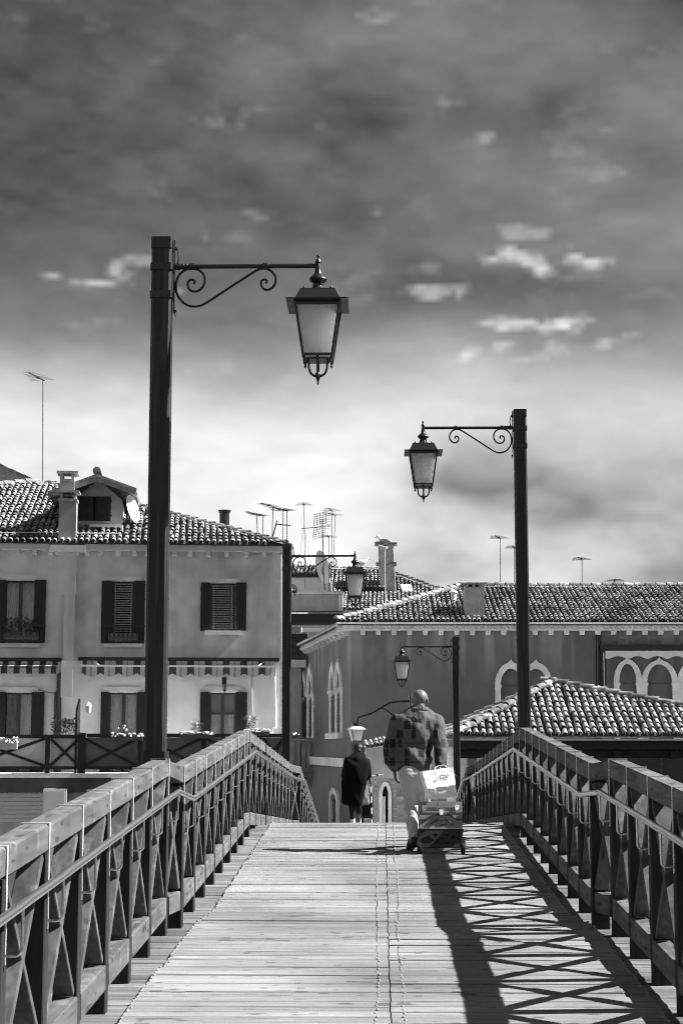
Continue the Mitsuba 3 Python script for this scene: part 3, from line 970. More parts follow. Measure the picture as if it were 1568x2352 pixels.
add(dish + '__reflector', dish_mesh(dc, .43, (.93, -.26, .24), .05), 'm_white', smooth=True)
add(dish + '__arm', cat(rod(dc + (-.05, .02, -.15), dc + (.30, -.22, -.02), .012), rod(dc + (-.08, .06, -.05), dc + (-.2, .25, -.55), .02)), 'm_iron_grey')
pc = at(515, 1214, 51.2)
pipe = thing('chimney_pipe', 'dark capped flue pipe standing behind the right slope of the plastered house roof', 'chimney')
zt_ = at(515, 1176, 51.2)[2]
add(pipe + '__flue', lathe([(.15, zt_ - .04), (.15, pc[2] - .9)], (pc[0], pc[1], 0), 16), 'm_iron', smooth=40)
add(pipe + '__cap', cat(lathe([(.20, zt_ + .05), (.20, zt_ + .02)], (pc[0], pc[1], 0), 16), lathe([(.17, zt_ + .018), (.17, zt_ - .03)], (pc[0], pc[1], 0), 16)), 'm_iron', smooth=30)
for y0, y1 in ((1238, 1206), (1206, 1180)):
    pass

# awnings
for (xa, xb, yt, ym, yb, key_mat, lab, lab2) in ((-30, 129, 1517, 1533, 1548, 'm_stripe_wide', 'straight striped awning at the left edge of the facade', 0),
                                                (188, 633, 1516, 1533, 1556, 'm_stripe', 'long striped awning with scalloped valance and a pale front bar', 1)):
    aw = thing('awning', lab, 'awning')
    out = .55
    ua, zt2 = F.uz(xa, yt, out)
    ub, zm = F.uz(xb, ym, out)
    zb = F.uz(xb, yb, out)[1]
    add(aw + '__cassette', F.box(ua - .12, ub + .12, zt2 + .0, zt2 + .09, .01, .34, .02), 'm_darkwood')
    add(aw + '__canopy', poly_plate([F.P(ua, zm + .075, .13), F.P(ub, zm + .075, .13), F.P(ub, zm + .035, out), F.P(ua, zm + .035, out)], .012), key_mat)
    add(aw + '__fabric_roll', F.box(ua, ub, zm + .06, zt2 + .0, .06, .17, .03), key_mat)
    n = int((ub - ua) / .03)
    us = np.linspace(ua, ub, n + 1)
    per = .488 if lab2 else .335
    ph = ((F.p[0] * .9936 + F.p[1] * .1132) + us) / per
    dip = (0.10 * np.abs(np.sin(math.pi * (ph - .17))) if lab2 else 0 * us)
    oo = out + (.018 * np.sin(us * 9.1) if lab2 else 0 * us)
    v = [F.P(u, zm + .03, out) for u in us] + [F.P(u, zb + (.10 - d_ if lab2 else 0), o_) for u, d_, o_ in zip(us, dip, oo)]
    f = []
    for i in range(n):
        f += [[i, n + 1 + i + 1, i + 1], [i, n + 1 + i, n + 1 + i + 1]]
    add(aw + '__valance', mesh_of(v, f), key_mat, smooth=True)
    if lab2:
        add(aw + '__front_bar', F.box(ua - .05, ub + .05, zm - .005, zm + .045, out + .003, out + .05, .01), 'm_white')
        for u in (ua + .3, ub - .3):
            add(aw + '__arm', rod(F.P(u, zt2, .15), F.P(u + (-.2 if u > -3 else .2), zm + .01, out - .02), .018), 'm_white')
    else:
        add(aw + '__front_bar', F.box(ua - .02, ub + .02, zm - .01, zm + .012, out + .003, out + .02), 'm_darkwood')
# pipes and wall lamp
px_ = thing('drain_pipe', 'pale rain pipe on the right corner of the plastered house', 'drain pipe')
add(px_ + '__pipe', tube(spline([F.P(*F.uz(644, 1272), .10), F.P(*F.uz(645, 1400), .10), F.P(*F.uz(645.5, 1515), .10)], 3), .035, 8), 'm_zinc', smooth=40)
add(px_ + '__pipe', tube(spline([F.P(*F.uz(630, 1530), .10), F.P(*F.uz(633, 1660), .10), F.P(*F.uz(630, 1672), .10), F.P(*F.uz(624, 1682), .10), F.P(*F.uz(624, 1790), .10)], 4), .028, 8), 'm_white', smooth=40)
px2 = thing('cable_pipe', 'thin grey conduit running down beside the right lower window', 'conduit')
add(px2, tube(spline([F.P(*F.uz(577, 1556), .02), F.P(*F.uz(578, 1580), .02), F.P(*F.uz(580, 1640), .02), F.P(*F.uz(588, 1660), .02), F.P(*F.uz(588, 1790), .02)], 4), .016, 6), 'm_grey_paint', smooth=40)
for (x, w_, yy, lab) in ((125, .035, 1590, 'shortest thin dark pipe left of the flue, ending below the striped awning'), (131, .03, 1548, 'middle thin dark pipe of the three left of the flue'), (137, .03, 1545, 'thin dark pipe closest to the flue on the lower wall')):
    k = thing('service_pipe', lab, 'pipe', 'service pipes beside the flue')
    add(k, tube([F.P(*F.uz(x + 2, yy), .05), F.P(*F.uz(x, 1780), .05)], w_, 6), 'm_iron_grey', smooth=40)
wl = thing('wall_lantern', 'small black wall lantern under the long awning, above the right lower window', 'wall lamp')
wo = F.P(*F.uz(515, 1577), .22)
add(wl + '__arm', cat(F.pbox(510, 1556, 520, 1570, 0.006, .03, .004), tube(spline([F.P(*F.uz(515, 1564), .03), F.P(*F.uz(515, 1558), .14), F.P(*F.uz(515, 1564), .22)], 3), .015, 6)), 'm_iron')
add(wl + '__body', lathe([(.02, .12), (.075, .07), (.06, .065), (.042, -.11), (.045, -.125), (.01, -.16), (.012, -.19)], wo, 6), 'm_iron')
for k_ in range(6):
    a0, a1 = k_ * math.pi / 3 + .12, (k_ + 1) * math.pi / 3 - .12
    add(wl + '__pane', mesh_of([wo + (math.cos(a0) * .062, math.sin(a0) * .062, .055), wo + (math.cos(a1) * .062, math.sin(a1) * .062, .055), wo + (math.cos(a1) * .046, math.sin(a1) * .046, -.10), wo + (math.cos(a0) * .046, math.sin(a0) * .046, -.10)], [[0, 2, 1], [0, 3, 2]]), 'm_opal')

cbl = thing('wall_cable', 'thin sagging cable across the lower wall at the left edge, above the leftmost lower window', 'cable')
add(cbl, tube(spline([F.P(*F.uz(x, y), .012) for x, y in ((-20, 1581), (40, 1580), (80, 1582), (100, 1588), (118, 1592), (132, 1588))], 4), .009, 5), 'm_iron_grey')
# small iron window guards with planters
for (xa, xb, yt, yb, lab) in ((-8, 104, 1435, 1474, 'black iron window guard with plants below the leftmost upper window'), (232, 333, 1437, 1476, 'black iron window guard with a flower trough under the blind behind the tallest lamp')):
    gd = thing('window_guard', lab, 'window guard')
    u0, u1, z0, z1 = F.rect(xa, yt, xb, yb, .25)
    add(gd + '__rail', cat(F.box(u0, u1, z1 - .03, z1, .24, .27), F.box(u0 + .1, u1 - .1, z0, z0 + .03, .24, .27), F.box(u0 + .02, u0 + .05, z1 - .03, z1, .0, .24), F.box(u1 - .05, u1 - .02, z1 - .03, z1, .0, .24)), 'm_iron')
    for u in np.linspace(u0 + .11, u1 - .11, 9):
        add(gd + '__baluster', F.box(u - .008, u + .008, z0 + .03, z1 - .03, .247, .263), 'm_iron')
    sc = []
    us = np.linspace(u0 + .11, u1 - .11, 9)
    for a, b in zip(us, us[1:]):
        zm_ = (z0 + z1) / 2
        pts = [F.P((a + b) / 2 + .05 * math.cos(t), zm_ + .11 * math.sin(t), .255) for t in np.linspace(0, 2 * math.pi, 11)]
        sc.append(tube(pts, .006, 4))
    add(gd + '__scrollwork', cat(sc), 'm_iron')
    add(gd + '__trough', F.box(u0 + .2, u1 - .2, z0 + .06, z0 + .26, .05, .20, .01), 'm_box_grey')


def leaf_quads(n, f_pos, size, up=.5):
    v, f = [], []
    for i in range(n):
        c = f_pos()
        a = unit(rng.normal(0, 1, 3) + np.array([0, 0, up]))
        b = unit(np.cross(a, rng.normal(0, 1, 3)))
        s = size * rng.uniform(.6, 1.4)
        k = len(v)
        v += [c - b * s * .4, c + a * s * .5 - b * s * .1 + b * s * .1, c + b * s * .4, c + a * s * 1.2]
        f += [[k, k + 2, k + 1], [k, k + 1, k + 2], [k, k + 3, k + 2]]
        f[-2:] = [[k, k + 2, k + 3]]
        f = f[:-2] + [[k, k + 2, k + 3]]
    return mesh_of(v, f)


def plant(label, F_, px, o, n, size, w, h, catg='plant', mat='m_leaf', stems=6):
    k = thing('potted_plant', label, catg)
    u, z = F_.uz(*px, o)
    st = []
    for i in range(stems):
        b = F_.P(u + rng.uniform(-.4, .4) * w, z, o + rng.uniform(-.05, .05))
        st.append(tube(spline([b, b + np.array([rng.normal(0, .04), 0, h * .5]), b + np.array([rng.normal(0, .10), rng.normal(0, .05), h * rng.uniform(.75, 1.05)])], 2), .008, 4))
    add(k + '__stem', cat(st), 'm_bark')
    add(k + '__foliage', leaf_quads(n, lambda: F_.P(u + rng.uniform(-.5, .5) * w, z + h * rng.uniform(.15, 1.0) ** .8, o + rng.uniform(-.12, .12)), size), mat)


plant('leafy window plant behind the guard of the leftmost upper window', F, (48, 1472), .14, 260, .06, 1.0, .62)

# ------------------------------------------------------------------ terrace in front of the house
TO = 2.1
ter = thing('terrace', 'raised stone terrace carrying the dark wooden railing before the house', 'terrace')
tu0, tz1 = F.uz(-200, 1777, TO)
tu1 = F.uz(660, 1777, TO)[0]
add(ter + '__floor', F.box(tu0, tu1, tz1 - .12, tz1, .01, TO + .06, .02), 'm_stone')
add(ter + '__fascia', F.box(tu0, tu1, tz1 - .50, tz1 - .123, .012, TO - .04), 'm_darkwall')
add(ter + '__base', F.box(tu0, tu1, 1.9, tz1 - .503, .014, TO - .12), 'm_plaster_mid')
us0, us1, zs0, zs1 = F.rect(-60, 1815, 98, 1890, TO)
for i in range(8):
    h = (zs1 - zs0) / 8
    add(ter + '__shutter_slat', F.box(us0, us1, zs1 - h * (i + 1) + .012, zs1 - h * i, TO - .118, TO - .075, .014), 'm_grey_paint')
bx = thing('meter_cabinet', 'pale square cabinet beside the roller shutter under the terrace', 'cabinet')
cu0, cu1, cz0, cz1 = F.rect(99, 1813, 151, 1895, TO + .3)
add(bx + '__body', F.box(cu0, cu1, 2.0, cz1, TO - .1, TO + .3, .01), 'm_offwhite')
add(bx + '__door', F.box(cu0 + .04, cu1 - .04, cz1 - .95, cz1 - .05, TO + .302, TO + .315, .005), 'm_offwhite')
rail = thing('terrace_railing', 'dark wooden terrace railing with crossed bays and frosted panels', 'railing')
zr1, zr0 = F.uz(300, 1688, TO)[1], F.uz(300, 1764, TO)[1]
xs = [-80, 110, 188, 322, 468, 600, 656]
uu = [F.uz(x, 1700, TO)[0] for x in xs]
add(rail + '__top_rail', F.box(uu[0] - .2, uu[2] + .05, zr1 - .09, zr1, TO - .03, TO + .05, .01), 'm_darkwood')
add(rail + '__top_rail', F.box(uu[2] + .12, uu[-1] + .03, zr1 - .075, zr1 + .03, TO - .03, TO + .05, .01), 'm_darkwood')
add(rail + '__bottom_rail', F.box(uu[0] - .2, uu[-1] + .03, zr0 - .04, zr0 + .04, TO - .025, TO + .045, .01), 'm_darkwood')
for i, u in enumerate(uu):
    w = .06 if i != 2 else .10
    add(rail + '__post', F.box(u - w, u + w, tz1, zr1 - .076 if i != 2 else zr1 + .05, TO - .04, TO + .06, .008), 'm_darkwood')
for i, (a, b) in enumerate(zip(uu, uu[1:])):
    a2, b2 = a + .07, b - .07
    lo, hi = zr0 + .05, zr1 - .1
    add(rail + '__brace', bar(F.P(a2, lo, TO + .012), F.P(b2, hi, TO + .012), .05, .07, c=.004), 'm_darkwood')
    add(rail + '__brace', bar(F.P(a2, hi, TO + .013), F.P(b2, lo, TO + .013), .046, .066, c=.004), 'm_darkwood')
    add(rail + '__panel', F.box(a2, b2, zr0 + .03, zr1 - .08, TO - .06, TO - .05), 'm_panel' if i < 2 else 'm_panel_dark', label='pale panel' if i < 2 else None)
scr = thing('privacy_screen', 'dark slanted boarded screen standing between the two terrace bays', 'screen')
s0 = F.uz(174, 1690, TO)[0]
s1 = F.uz(193, 1690, TO)[0]
pz = lambda y, o_: F.uz(180, y, o_)[1]
for i, o_ in enumerate(np.linspace(.9, TO - .16, 7)):
    zt3 = F.uz(192, 1606, .9)[1] + (pz(1630, TO) - F.uz(192, 1606, .9)[1]) * i / 6
    add(scr + '__board', F.box(s0 - .02, s0 + .03, tz1, zt3, o_, o_ + .165, .005), 'm_darkwood')
ln = thing('terrace_lamp', 'white terrace lamp fixed at the end of the slanted screen', 'wall lamp')
lc = F.P(*F.uz(203, 1627, .9), .9)
add(ln + '__shade', lathe([(.05, .06), (.085, .055), (.06, -.12), (.02, -.125)], lc, 6), 'm_white')
add(ln + '__cap', lathe([(.02, .17), (.09, .075), (.1, .062)], lc, 6), 'm_offwhite')
add(ln + '__arm', rod(lc + (-.02, 0, .12), lc + (-.12, 0, .10), .014), 'm_white')
plant('dark leafy pot plant behind the terrace railing left of the slanted screen', F, (146, 1694), 1.5, 300, .055, .70, .50)
for i, (xa, xb, yt, yb, o_, lab) in enumerate(((-6, 39, 1697, 1722, TO + .25, 'grey flower trough hung on the railing at the left edge'), (252, 327, 1686, 1702, TO + .2, 'flower trough with white blossom left of the tallest lamp post'),
                                               (413, 488, 1682, 1696, TO + .2, 'flower trough with white blossom right of the tallest lamp post'), (558, 618, 1676, 1690, TO + .2, 'flower trough with white blossom near the far end of the railing'),
                                               (672, 686, 1684, 1696, TO + .2, 'small white flower trough hung beyond the house corner'))):
    k = thing('flower_trough', lab, 'flower box', 'flower troughs on the terrace railing')
    u0, u1, z0, z1 = F.rect(xa, yt, xb, yb, o_)
    add(k + '__trough', F.box(u0, u1, z0, z0 + (z1 - z0) * .62, o_ - .14, o_ + .04, .01), 'm_grey_paint' if i == 0 else 'm_bark')
    add(k + '__foliage', leaf_quads(90, lambda: F.P(rng.uniform(u0, u1), z0 + (z1 - z0) * rng.uniform(.55, 1.0), o_ - .05 + rng.uniform(-.09, .10)), .045), 'm_leaf')
    bl = []
    for _ in range(int(34 * (u1 - u0)) + 4):
        c = F.P(rng.uniform(u0, u1), z0 + (z1 - z0) * rng.uniform(.6, 1.12), o_ - .03 + rng.uniform(-.06, .12))
        bl.append(ball(c, rng.uniform(.022, .042), 1, (1, 1, .75)))
    add(k + '__blossom', cat(bl), 'm_petal')
for (px, lab, h) in (((284, 1688), 'upright little plant in the trough left of the tallest lamp', .22), ((452, 1683), 'upright little plant in the trough right of the tallest lamp', .26), ((575, 1680), 'taller sprig rising from the trough near the far end of the railing', .40)):
    plant(lab, F, px, TO + .12, 60, .05, .30, h, stems=4)
    add([k for k in labels if k.startswith('potted_plant')][-1] + '__blossom', cat([ball(F.P(F.uz(*px, TO + .12)[0] + rng.normal(0, .06), F.uz(*px, TO + .12)[1] + h * rng.uniform(.5, 1.05), TO + .2), .03, 1) for _ in range(5)]), 'm_petal')

# house behind, top left
B = thing('rear_house', 'grey gable end of a house rising behind the roof at the left edge', 'house')
FB = Facade(at(0, 1100, 62), 0.0)
ga = [FB.uz(-140, 1006), FB.uz(78, 1104), FB.uz(78, 1250)]
add(B + '__wall', FB.plate(sg.Polygon([(ga[0][0], ga[2][1]), ga[2], (ga[1][0], ga[1][1] - .06), (ga[0][0], ga[0][1] - .06)]).difference(sg.box(*(lambda r: (r[0], r[2], r[1], r[3]))(FB.rect(-20, 1108, 3, 1130)))), -6, 0), 'm_plaster_mid')
add(B + '__roof', poly_plate([FB.P(ga[0][0], ga[0][1], .25), FB.P(ga[1][0] + .1, ga[1][1], .25), FB.P(ga[1][0] + .1, ga[1][1], -6), FB.P(ga[0][0], ga[0][1], -6)], .08), 'm_tile')
add(B + '__window', FB.box(*FB.rect(-20, 1108, 3, 1130), -.2, -.1), 'm_dark_glass')
for t in np.arange(0.0, 1.0, .13):
    p = FB.P(ga[0][0] + (ga[1][0] - ga[0][0]) * t, ga[0][1] + (ga[1][1] - ga[0][1]) * t + .04, .1)
    q = FB.P(ga[0][0] + (ga[1][0] - ga[0][0]) * (t + .125), ga[0][1] + (ga[1][1] - ga[0][1]) * (t + .125) + .02, .1)
    add(B + '__verge_tile', bar(p, q, .30, .05, c=.01), 'm_tile')

# ------------------------------------------------------------------ the dark red palace on the right
R0 = at(806, 1600, 63.0)
FR = Facade(R0, math.radians(1.2))                     # canal front
LE = at(680, 1500, 81.0)
vx = LE - R0
FL = Facade(LE, math.atan2(-(vx[1]), -(vx[0])))        # flank along the street: u runs from its far end to the corner
FLW = float(np.hypot(vx[0], vx[1]))
Rk = thing('gothic_palace', 'dark plastered palace with pointed white window arches and a long tile roof', 'palace')
ze = FR.uz(1100, 1449)[1]                              # underside of the stone gutter cornice
zgr = 2.1
RW = 17.0


def ogee(u0, u1, z0, zsp, ztop, n=9):
    """Outline of a pointed (ogee) arch over the opening u0..u1: springing at zsp, tip at ztop."""
    m, r = (u0 + u1) / 2, (u1 - u0) / 2
    rise = (ztop - zsp) * .87
    left = [(u0, z0), (u0, zsp)]
    for t in np.linspace(0, 1, n)[1:]:
        a = math.pi - t * math.radians(74)
        left.append((m + r * math.cos(a), zsp + rise * math.sin(a)))
    p = left[-1]
    for t in np.linspace(0, 1, 6)[1:]:
        left.append((p[0] + (m - p[0]) * t * (1.35 - .35 * t), p[1] + (ztop - p[1]) * (t ** 2 * .6 + t * .4)))
    return sg.Polygon(left + [(2 * m - a, b) for a, b in left[::-1][1:]]).buffer(0)


def round_arch(u0, u1, z0, zsp, zt, n=14):
    m, r = (u0 + u1) / 2, (u1 - u0) / 2
    return sg.Polygon([(u0, z0)] + [(m - r * math.cos(t), zsp + (zt - zsp) * math.sin(t)) for t in np.linspace(0, math.pi, n)] + [(u1, z0)])


wf = sg.box(0, zgr, RW, ze)
openings, arches = [], []
for (x0, x1, ysp, ytop, ytip, yb) in ((1149, 1197, 1573, 1536, 1517, 1640), (1206, 1254, 1573, 1536, 1517, 1640), (1421, 1460, 1568, 1525, 1510, 1720), (1485, 1542, 1568, 1526, 1512, 1720), (1567, 1624, 1568, 1526, 1512, 1720)):
    u0, zsp = FR.uz(x0, ysp)
    u1, zt_ = FR.uz(x1, ytop)
    zti, zb = FR.uz(x0, ytip)[1], FR.uz(x0, yb)[1]
    op = round_arch(u0, u1, zb, zsp, zt_)
    t = .20
    out = ogee(u0 - t, u1 + t, zb, zsp, zti + .04)
    openings.append(op)
    arches.append((u0, u1, zb, zsp, out))
    wf = wf.difference(op)
add(Rk + '__front_wall', FR.plate(wf, -.35, 0), 'm_plaster_red')
for i, ((u0, u1, zb, zsp, out), op) in enumerate(zip(arches, openings)):
    w = nk(Rk + '__window')
    inner = op.buffer(-.01)
    ring = out.difference(op)
    if i in (0, 2, 3):
        ring = ring.intersection(sg.box(-99, -99, (u1 + arches[i + 1][0]) / 2, 99))
    if i in (1, 3, 4):
        ring = ring.intersection(sg.box((arches[i - 1][1] + u0) / 2 + .002, -99, 99, 99))
    up_ = ring.intersection(sg.box(-99, zsp, 99, 99))
    lo_ = ring.intersection(sg.box(-99, zb, 99, zsp - .002))
    add(w + '__arch', FR.plate(up_, .002, .10), 'm_stone')
    add(w + '__jamb', FR.plate(lo_, .002, .06), 'm_stone')
    for (a, b) in ((u0 - .2, u0 + .03), (u1 - .03, u1 + .2)):
        if (i in (1, 3, 4) and a < u0) :
            continue
        if i in (0, 2, 3) and b > u1:
            b = (u1 + arches[i + 1][0]) / 2 + (arches[i + 1][0] - u1) / 2 + .03
        add(w + '__capital', FR.box(a, b, zsp - .12, zsp - .004, .0, .13, .02), 'm_stone')
    add(w + '__reveal_wall', FR.box(u0 - .05, u1 + .05, zsp, zsp + 1.2, -.36, -.22), 'm_plaster_red')
    add(w + '__backing', FR.box(u0 - .06, u1 + .06, zb - .1, zsp, -.36, -.305), 'm_plaster_red')
    for k in range(9):
        z = zsp - .03 - k * .16
        if z - .15 > zb and k < 8:
            add(w + '__slat', FR.box(u0 - .02, u1 + .02, z - .157, z, -.30, -.245, .008), 'm_plaster_red')
# flank wall with its own windows
wl_ = sg.box(0, zgr, FLW, ze - .004)
FLo = []


def flank_u(x, y):
    return FL.uz(x, y)


for grp in (((683, 1, 1562), (698, 1, 1558), (714, 1, 1552)), ((765.5, 2, 1545), (779, 2, 1539))):
    for j, (x, gi, ytop) in enumerate(grp):
        if gi == 1:
            a, b = x - 4.6, x + 5.2
            ysp, ytip, yb = ytop + 44, ytop - 22, 1696
        else:
            a, b = x - 5.0, x + 5.6
            ysp, ytip, yb = ytop + 42, ytop - 22, 1685
        u0, zsp = FL.uz(a, ysp)
        u1, zt2 = FL.uz(b, ytop)
        zti = FL.uz(x, ytip)[1]
        zb = FL.uz(x, yb)[1]
        FLo.append((u0, u1, zb, zsp, zt2, zti, gi, j))
for (u0, u1, zb, zsp, zt2, zti, gi, j) in FLo:
    wl_ = wl_.difference(ogee(u0, u1, zb, zsp, zt2 + .12))
dr0, dr1 = FL.uz(764, 1860), FL.uz(778, 1824)
door_op = round_arch(dr0[0], dr1[0], zgr, FL.uz(770, 1846)[1], dr1[1])
wl_ = wl_.difference(door_op)
add(Rk + '__flank_wall', FL.plate(wl_, -.35, 0), 'm_plaster_red')
for (u0, u1, zb, zsp, zt2, zti, gi, j) in FLo:
    w = nk(Rk + '__lancet_window')
    t = .16
    oi = ogee(u0, u1, zsp, zsp + .001, zt2 + .12)
    oo = ogee(u0 - t, u1 + t, zsp, zsp + .001, zti + .10)
    ring = oo.difference(ogee(u0, u1, zsp - 1, zsp + .001, zt2 + .12))
    nb = [q for q in FLo if q[6] == gi and q[7] in (j - 1, j + 1)]
    for q in nb:
        mid_ = (q[0] + q[1] + u0 + u1) / 4
        ring = ring.intersection(sg.box(-99, -99, mid_, 99) if mid_ > u0 else sg.box(mid_ + .003, -99, 99, 99))
    add(w + '__arch', FL.plate(ring, .002, .10), 'm_stone')
    add(w + '__backing', FL.box(u0 - .05, u1 + .05, zb - .05, zti, -.34, -.20), 'm_plaster_pale')
    c = FL.P(u0 - .11, 0, -.02)
    add(w + '__column', lathe([(.17, zsp + .0), (.17, zsp - .10), (.12, zsp - .16), (.105, zsp - .34), (.12, zsp - .36), (.10, zsp - .38), (.105, zb + .1), (.14, zb + .02), (.14, zb)], (c[0], c[1], 0), 12), 'm_stone', smooth=35)
for gi in (1, 2):
    q = [f for f in FLo if f[6] == gi][-1]
    c = FL.P(q[1] + .11, 0, -.02)
    add(Rk + '__column', lathe([(.17, q[3]), (.17, q[3] - .10), (.12, q[3] - .16), (.105, q[3] - .34), (.12, q[3] - .36), (.10, q[3] - .38), (.105, q[2] + .1), (.14, q[2] + .02), (.14, q[2])], (c[0], c[1], 0), 12), 'm_stone', smooth=35)
q = [f for f in FLo if f[6] == 2]
add(Rk + '__sill', FL.box(q[0][0] - .3, q[-1][1] + .3, q[0][2] - .22, q[0][2] - .003, .0, .22, .03), 'm_stone')
# lower storey string course
zstr = FL.uz(760, 1752)[1]
add(Rk + '__string_course', cat(FL.box(FL.uz(716, 1760)[0], FLW + .10, zstr - .13, zstr + .13, .0, .12, .02), FL.box(FL.uz(716, 1760)[0], FLW + .10, zstr + .131, zstr + .20, .0, .17, .015)), 'm_plaster_pale')
add(Rk + '__string_course', FR.box(-.10, RW, zstr - .13, zstr + .13, .003, .12, .02), 'm_plaster_pale')
add(Rk + '__door_surround', FL.plate(round_arch(dr0[0] - .26, dr1[0] + .26, zgr, FL.uz(770, 1846)[1], dr1[1] + .22).difference(door_op), .002, .12), 'm_plaster_pale')
add(Rk + '__door', FL.plate(door_op.buffer(.03), -.33, -.25), 'm_darkwood')
# balcony of the flank
b0, b1 = FL.uz(668, 1696)[0], FL.uz(717, 1696)[0]
zbt, zbb = FL.uz(700, 1697, .7)[1], FL.uz(700, 1766, .7)[1]
add(Rk + '__balcony_slab', cat(FL.box(b0, b1 + .1, zbb - .22, zbb, .003, .95, .03), FL.box(b0, b1, zbb - .42, zbb - .222, .003, .7, .03)), 'm_plaster_mid')
add(Rk + '__balcony_rail', cat(FL.box(b0, b1 + .05, zbt - .12, zbt, .75, .93, .02), FL.box(b1 - .08, b1 + .05, zbt - .12, zbt, .003, .748, .02)), 'm_plaster_mid')
for u in np.linspace(b0, b1 - .05, 12):
    add(Rk + '__baluster', FL.box(u - .07, u + .07, zbb + .003, zbt - .123, .77, .90, .03), 'm_plaster_mid')
for o_ in np.linspace(.15, .62, 3):
    add(Rk + '__baluster', FL.box(b1 - .09, b1 + .03, zbb + .003, zbt - .123, o_ - .06, o_ + .06, .03), 'm_plaster_mid')
for u in np.linspace(b0 + .5, b1 - .2, 3):
    add(Rk + '__corbel', bar(FL.P(u, zbb - .75, .02), FL.P(u, zbb - .43, .5), .22, .25, c=.04), 'm_plaster_mid')
# cornice: white gutter course, saw-tooth band, brackets
zc1 = FR.uz(1100, 1440, .45)[1]
zc0 = ze
for (X_, w0, w1, nm) in ((FR, -.55, RW, 'front'), (FL, -1.0, FLW + .55, 'flank')):
    add(f'{Rk}__cornice', X_.box(w0, w1, zc0 + .002, zc0 + .17, -.3, .36 - (.002 if nm == 'flank' else 0), .01), 'm_plaster_pale')
    add(f'{Rk}__cornice', X_.box(w0 + .05, w1 - .05, zc0 + .172, zc0 + .213, -.3, .47 - (.002 if nm == 'flank' else 0), .01), 'm_darkwall')
    add(f'{Rk}__gutter', X_.box(w0, w1, zc0 + .215, zc0 + .28, -.3, .55 - (.002 if nm == 'flank' else 0), .03), 'm_white')
    st, k = .235, 0
    teeth = []
    for u in np.arange(w0 + .1, w1 - .1, st):
        a, b, c = X_.P(u, zc0 + .02, .361), X_.P(u + st - .01, zc0 + .02, .361), X_.P(u + st / 2, zc0 + .155, .361)
        d_ = X_.P(u + st / 2, zc0 + .06, .43)
        teeth.append(mesh_of([a, b, c, d_], [[0, 1, 3], [1, 2, 3], [2, 0, 3]]))
    add(f'{Rk}__tooth_band', cat(teeth), 'm_plaster_pale', kind='stuff')
    stp = .58 if nm == 'front' else 1.15
    for u in np.arange(w0 + (.98 if nm == 'front' else .3), w1 - .4, stp):
        v = [X_.P(u + a, zc0 + z_, o_) for a, z_, o_ in ((-.088, -.002, .30), (.088, -.002, .30), (.078, -.16, .20), (-.078, -.16, .20), (-.088, -.002, -.02), (.088, -.002, -.02), (.078, -.16, -.02), (-.078, -.16, -.02))]
        add(f'{Rk}__bracket', mesh_of(v, [[0, 2, 1], [0, 3, 2], [0, 1, 5], [0, 5, 4], [1, 2, 6], [1, 6, 5], [2, 3, 7], [2, 7, 6], [3, 0, 4], [3, 4, 7]]), 'm_plaster_pale')
# roof
zE = zc0 + .31
EL_ = FR.P(-.55, zE, .50)
RID_L = at(1062, 1348, 67.9)
vv_ = RID_L - (EL_ + FR.U * np.dot(RID_L - EL_, FR.U))
LVr = float(np.linalg.norm(vv_))
ul = float(np.dot(RID_L - EL_, FR.U))
tile_roof(Rk, EL_, FR.U, vv_, [(0, 0), (RW + .5, 0), (RW + .5, LVr), (ul, LVr)], pitch=.192, expose=.36)
ridge_tiles(Rk, EL_ + np.array([0, 0, .05]), RID_L + np.array([0, 0, .05]))
ridge_tiles(Rk, RID_L + np.array([0, 0, .03]), RID_L + FR.U * (RW + .5 - ul) + np.array([0, 0, .03]), .43)
FE = FL.P(-1.0, zE, .5)
RBK = RID_L + np.array([0, 9.0, 0])
add(Rk + '__flank_roof', poly_plate([EL_ - np.array([0, 0, .03]), FE - np.array([0, 0, .03]), FE + np.array([4.6, 0, 2.1]), RID_L - np.array([0, 0, .03])]), 'm_tile')
add(Rk + '__rear_roof', poly_plate([RID_L, RID_L + FR.U * (RW - ul), RID_L + FR.U * (RW - ul) + np.array([0, 6, -2.4]), RID_L + np.array([0, 6, -2.4])]), 'm_tile')
# chimney block and little vent on the front slope
cb = nk(Rk + '__chimney')
CB = Facade(FR.P(0, 0, -.10), math.radians(1.2))
u0, u1, z0, z1 = CB.rect(1067, 1349, 1115, 1436)
u1 -= .03
add(cb + '__stack', CB.box(u0, u1, z0 - .3, z1, -1.1, 0, .012), 'm_plaster_mid')
for a in (u0 + .02, u0 + .28, u0 + .52, u1 - .16):
    add(cb + '__vent_pier', CB.box(a, a + .12, z1 + .001, z1 + .11, -.95, -.06), 'm_plaster_mid')
add(cb + '__cap', CB.box(u0 - .14, u1 + .10, z1 + .112, z1 + .17, -1.25, .14, .01), 'm_tile')
vp = nk(Rk + '__vent_pipe')
a = at(1041, 1374, 65.6)
add(vp, lathe([(.02, a[2] + .34), (.16, a[2] + .24), (.16, a[2] + .20), (.11, a[2] + .19), (.11, a[2] - .9)], (a[0], a[1], 0), 10), 'm_plaster_pale', smooth=30)
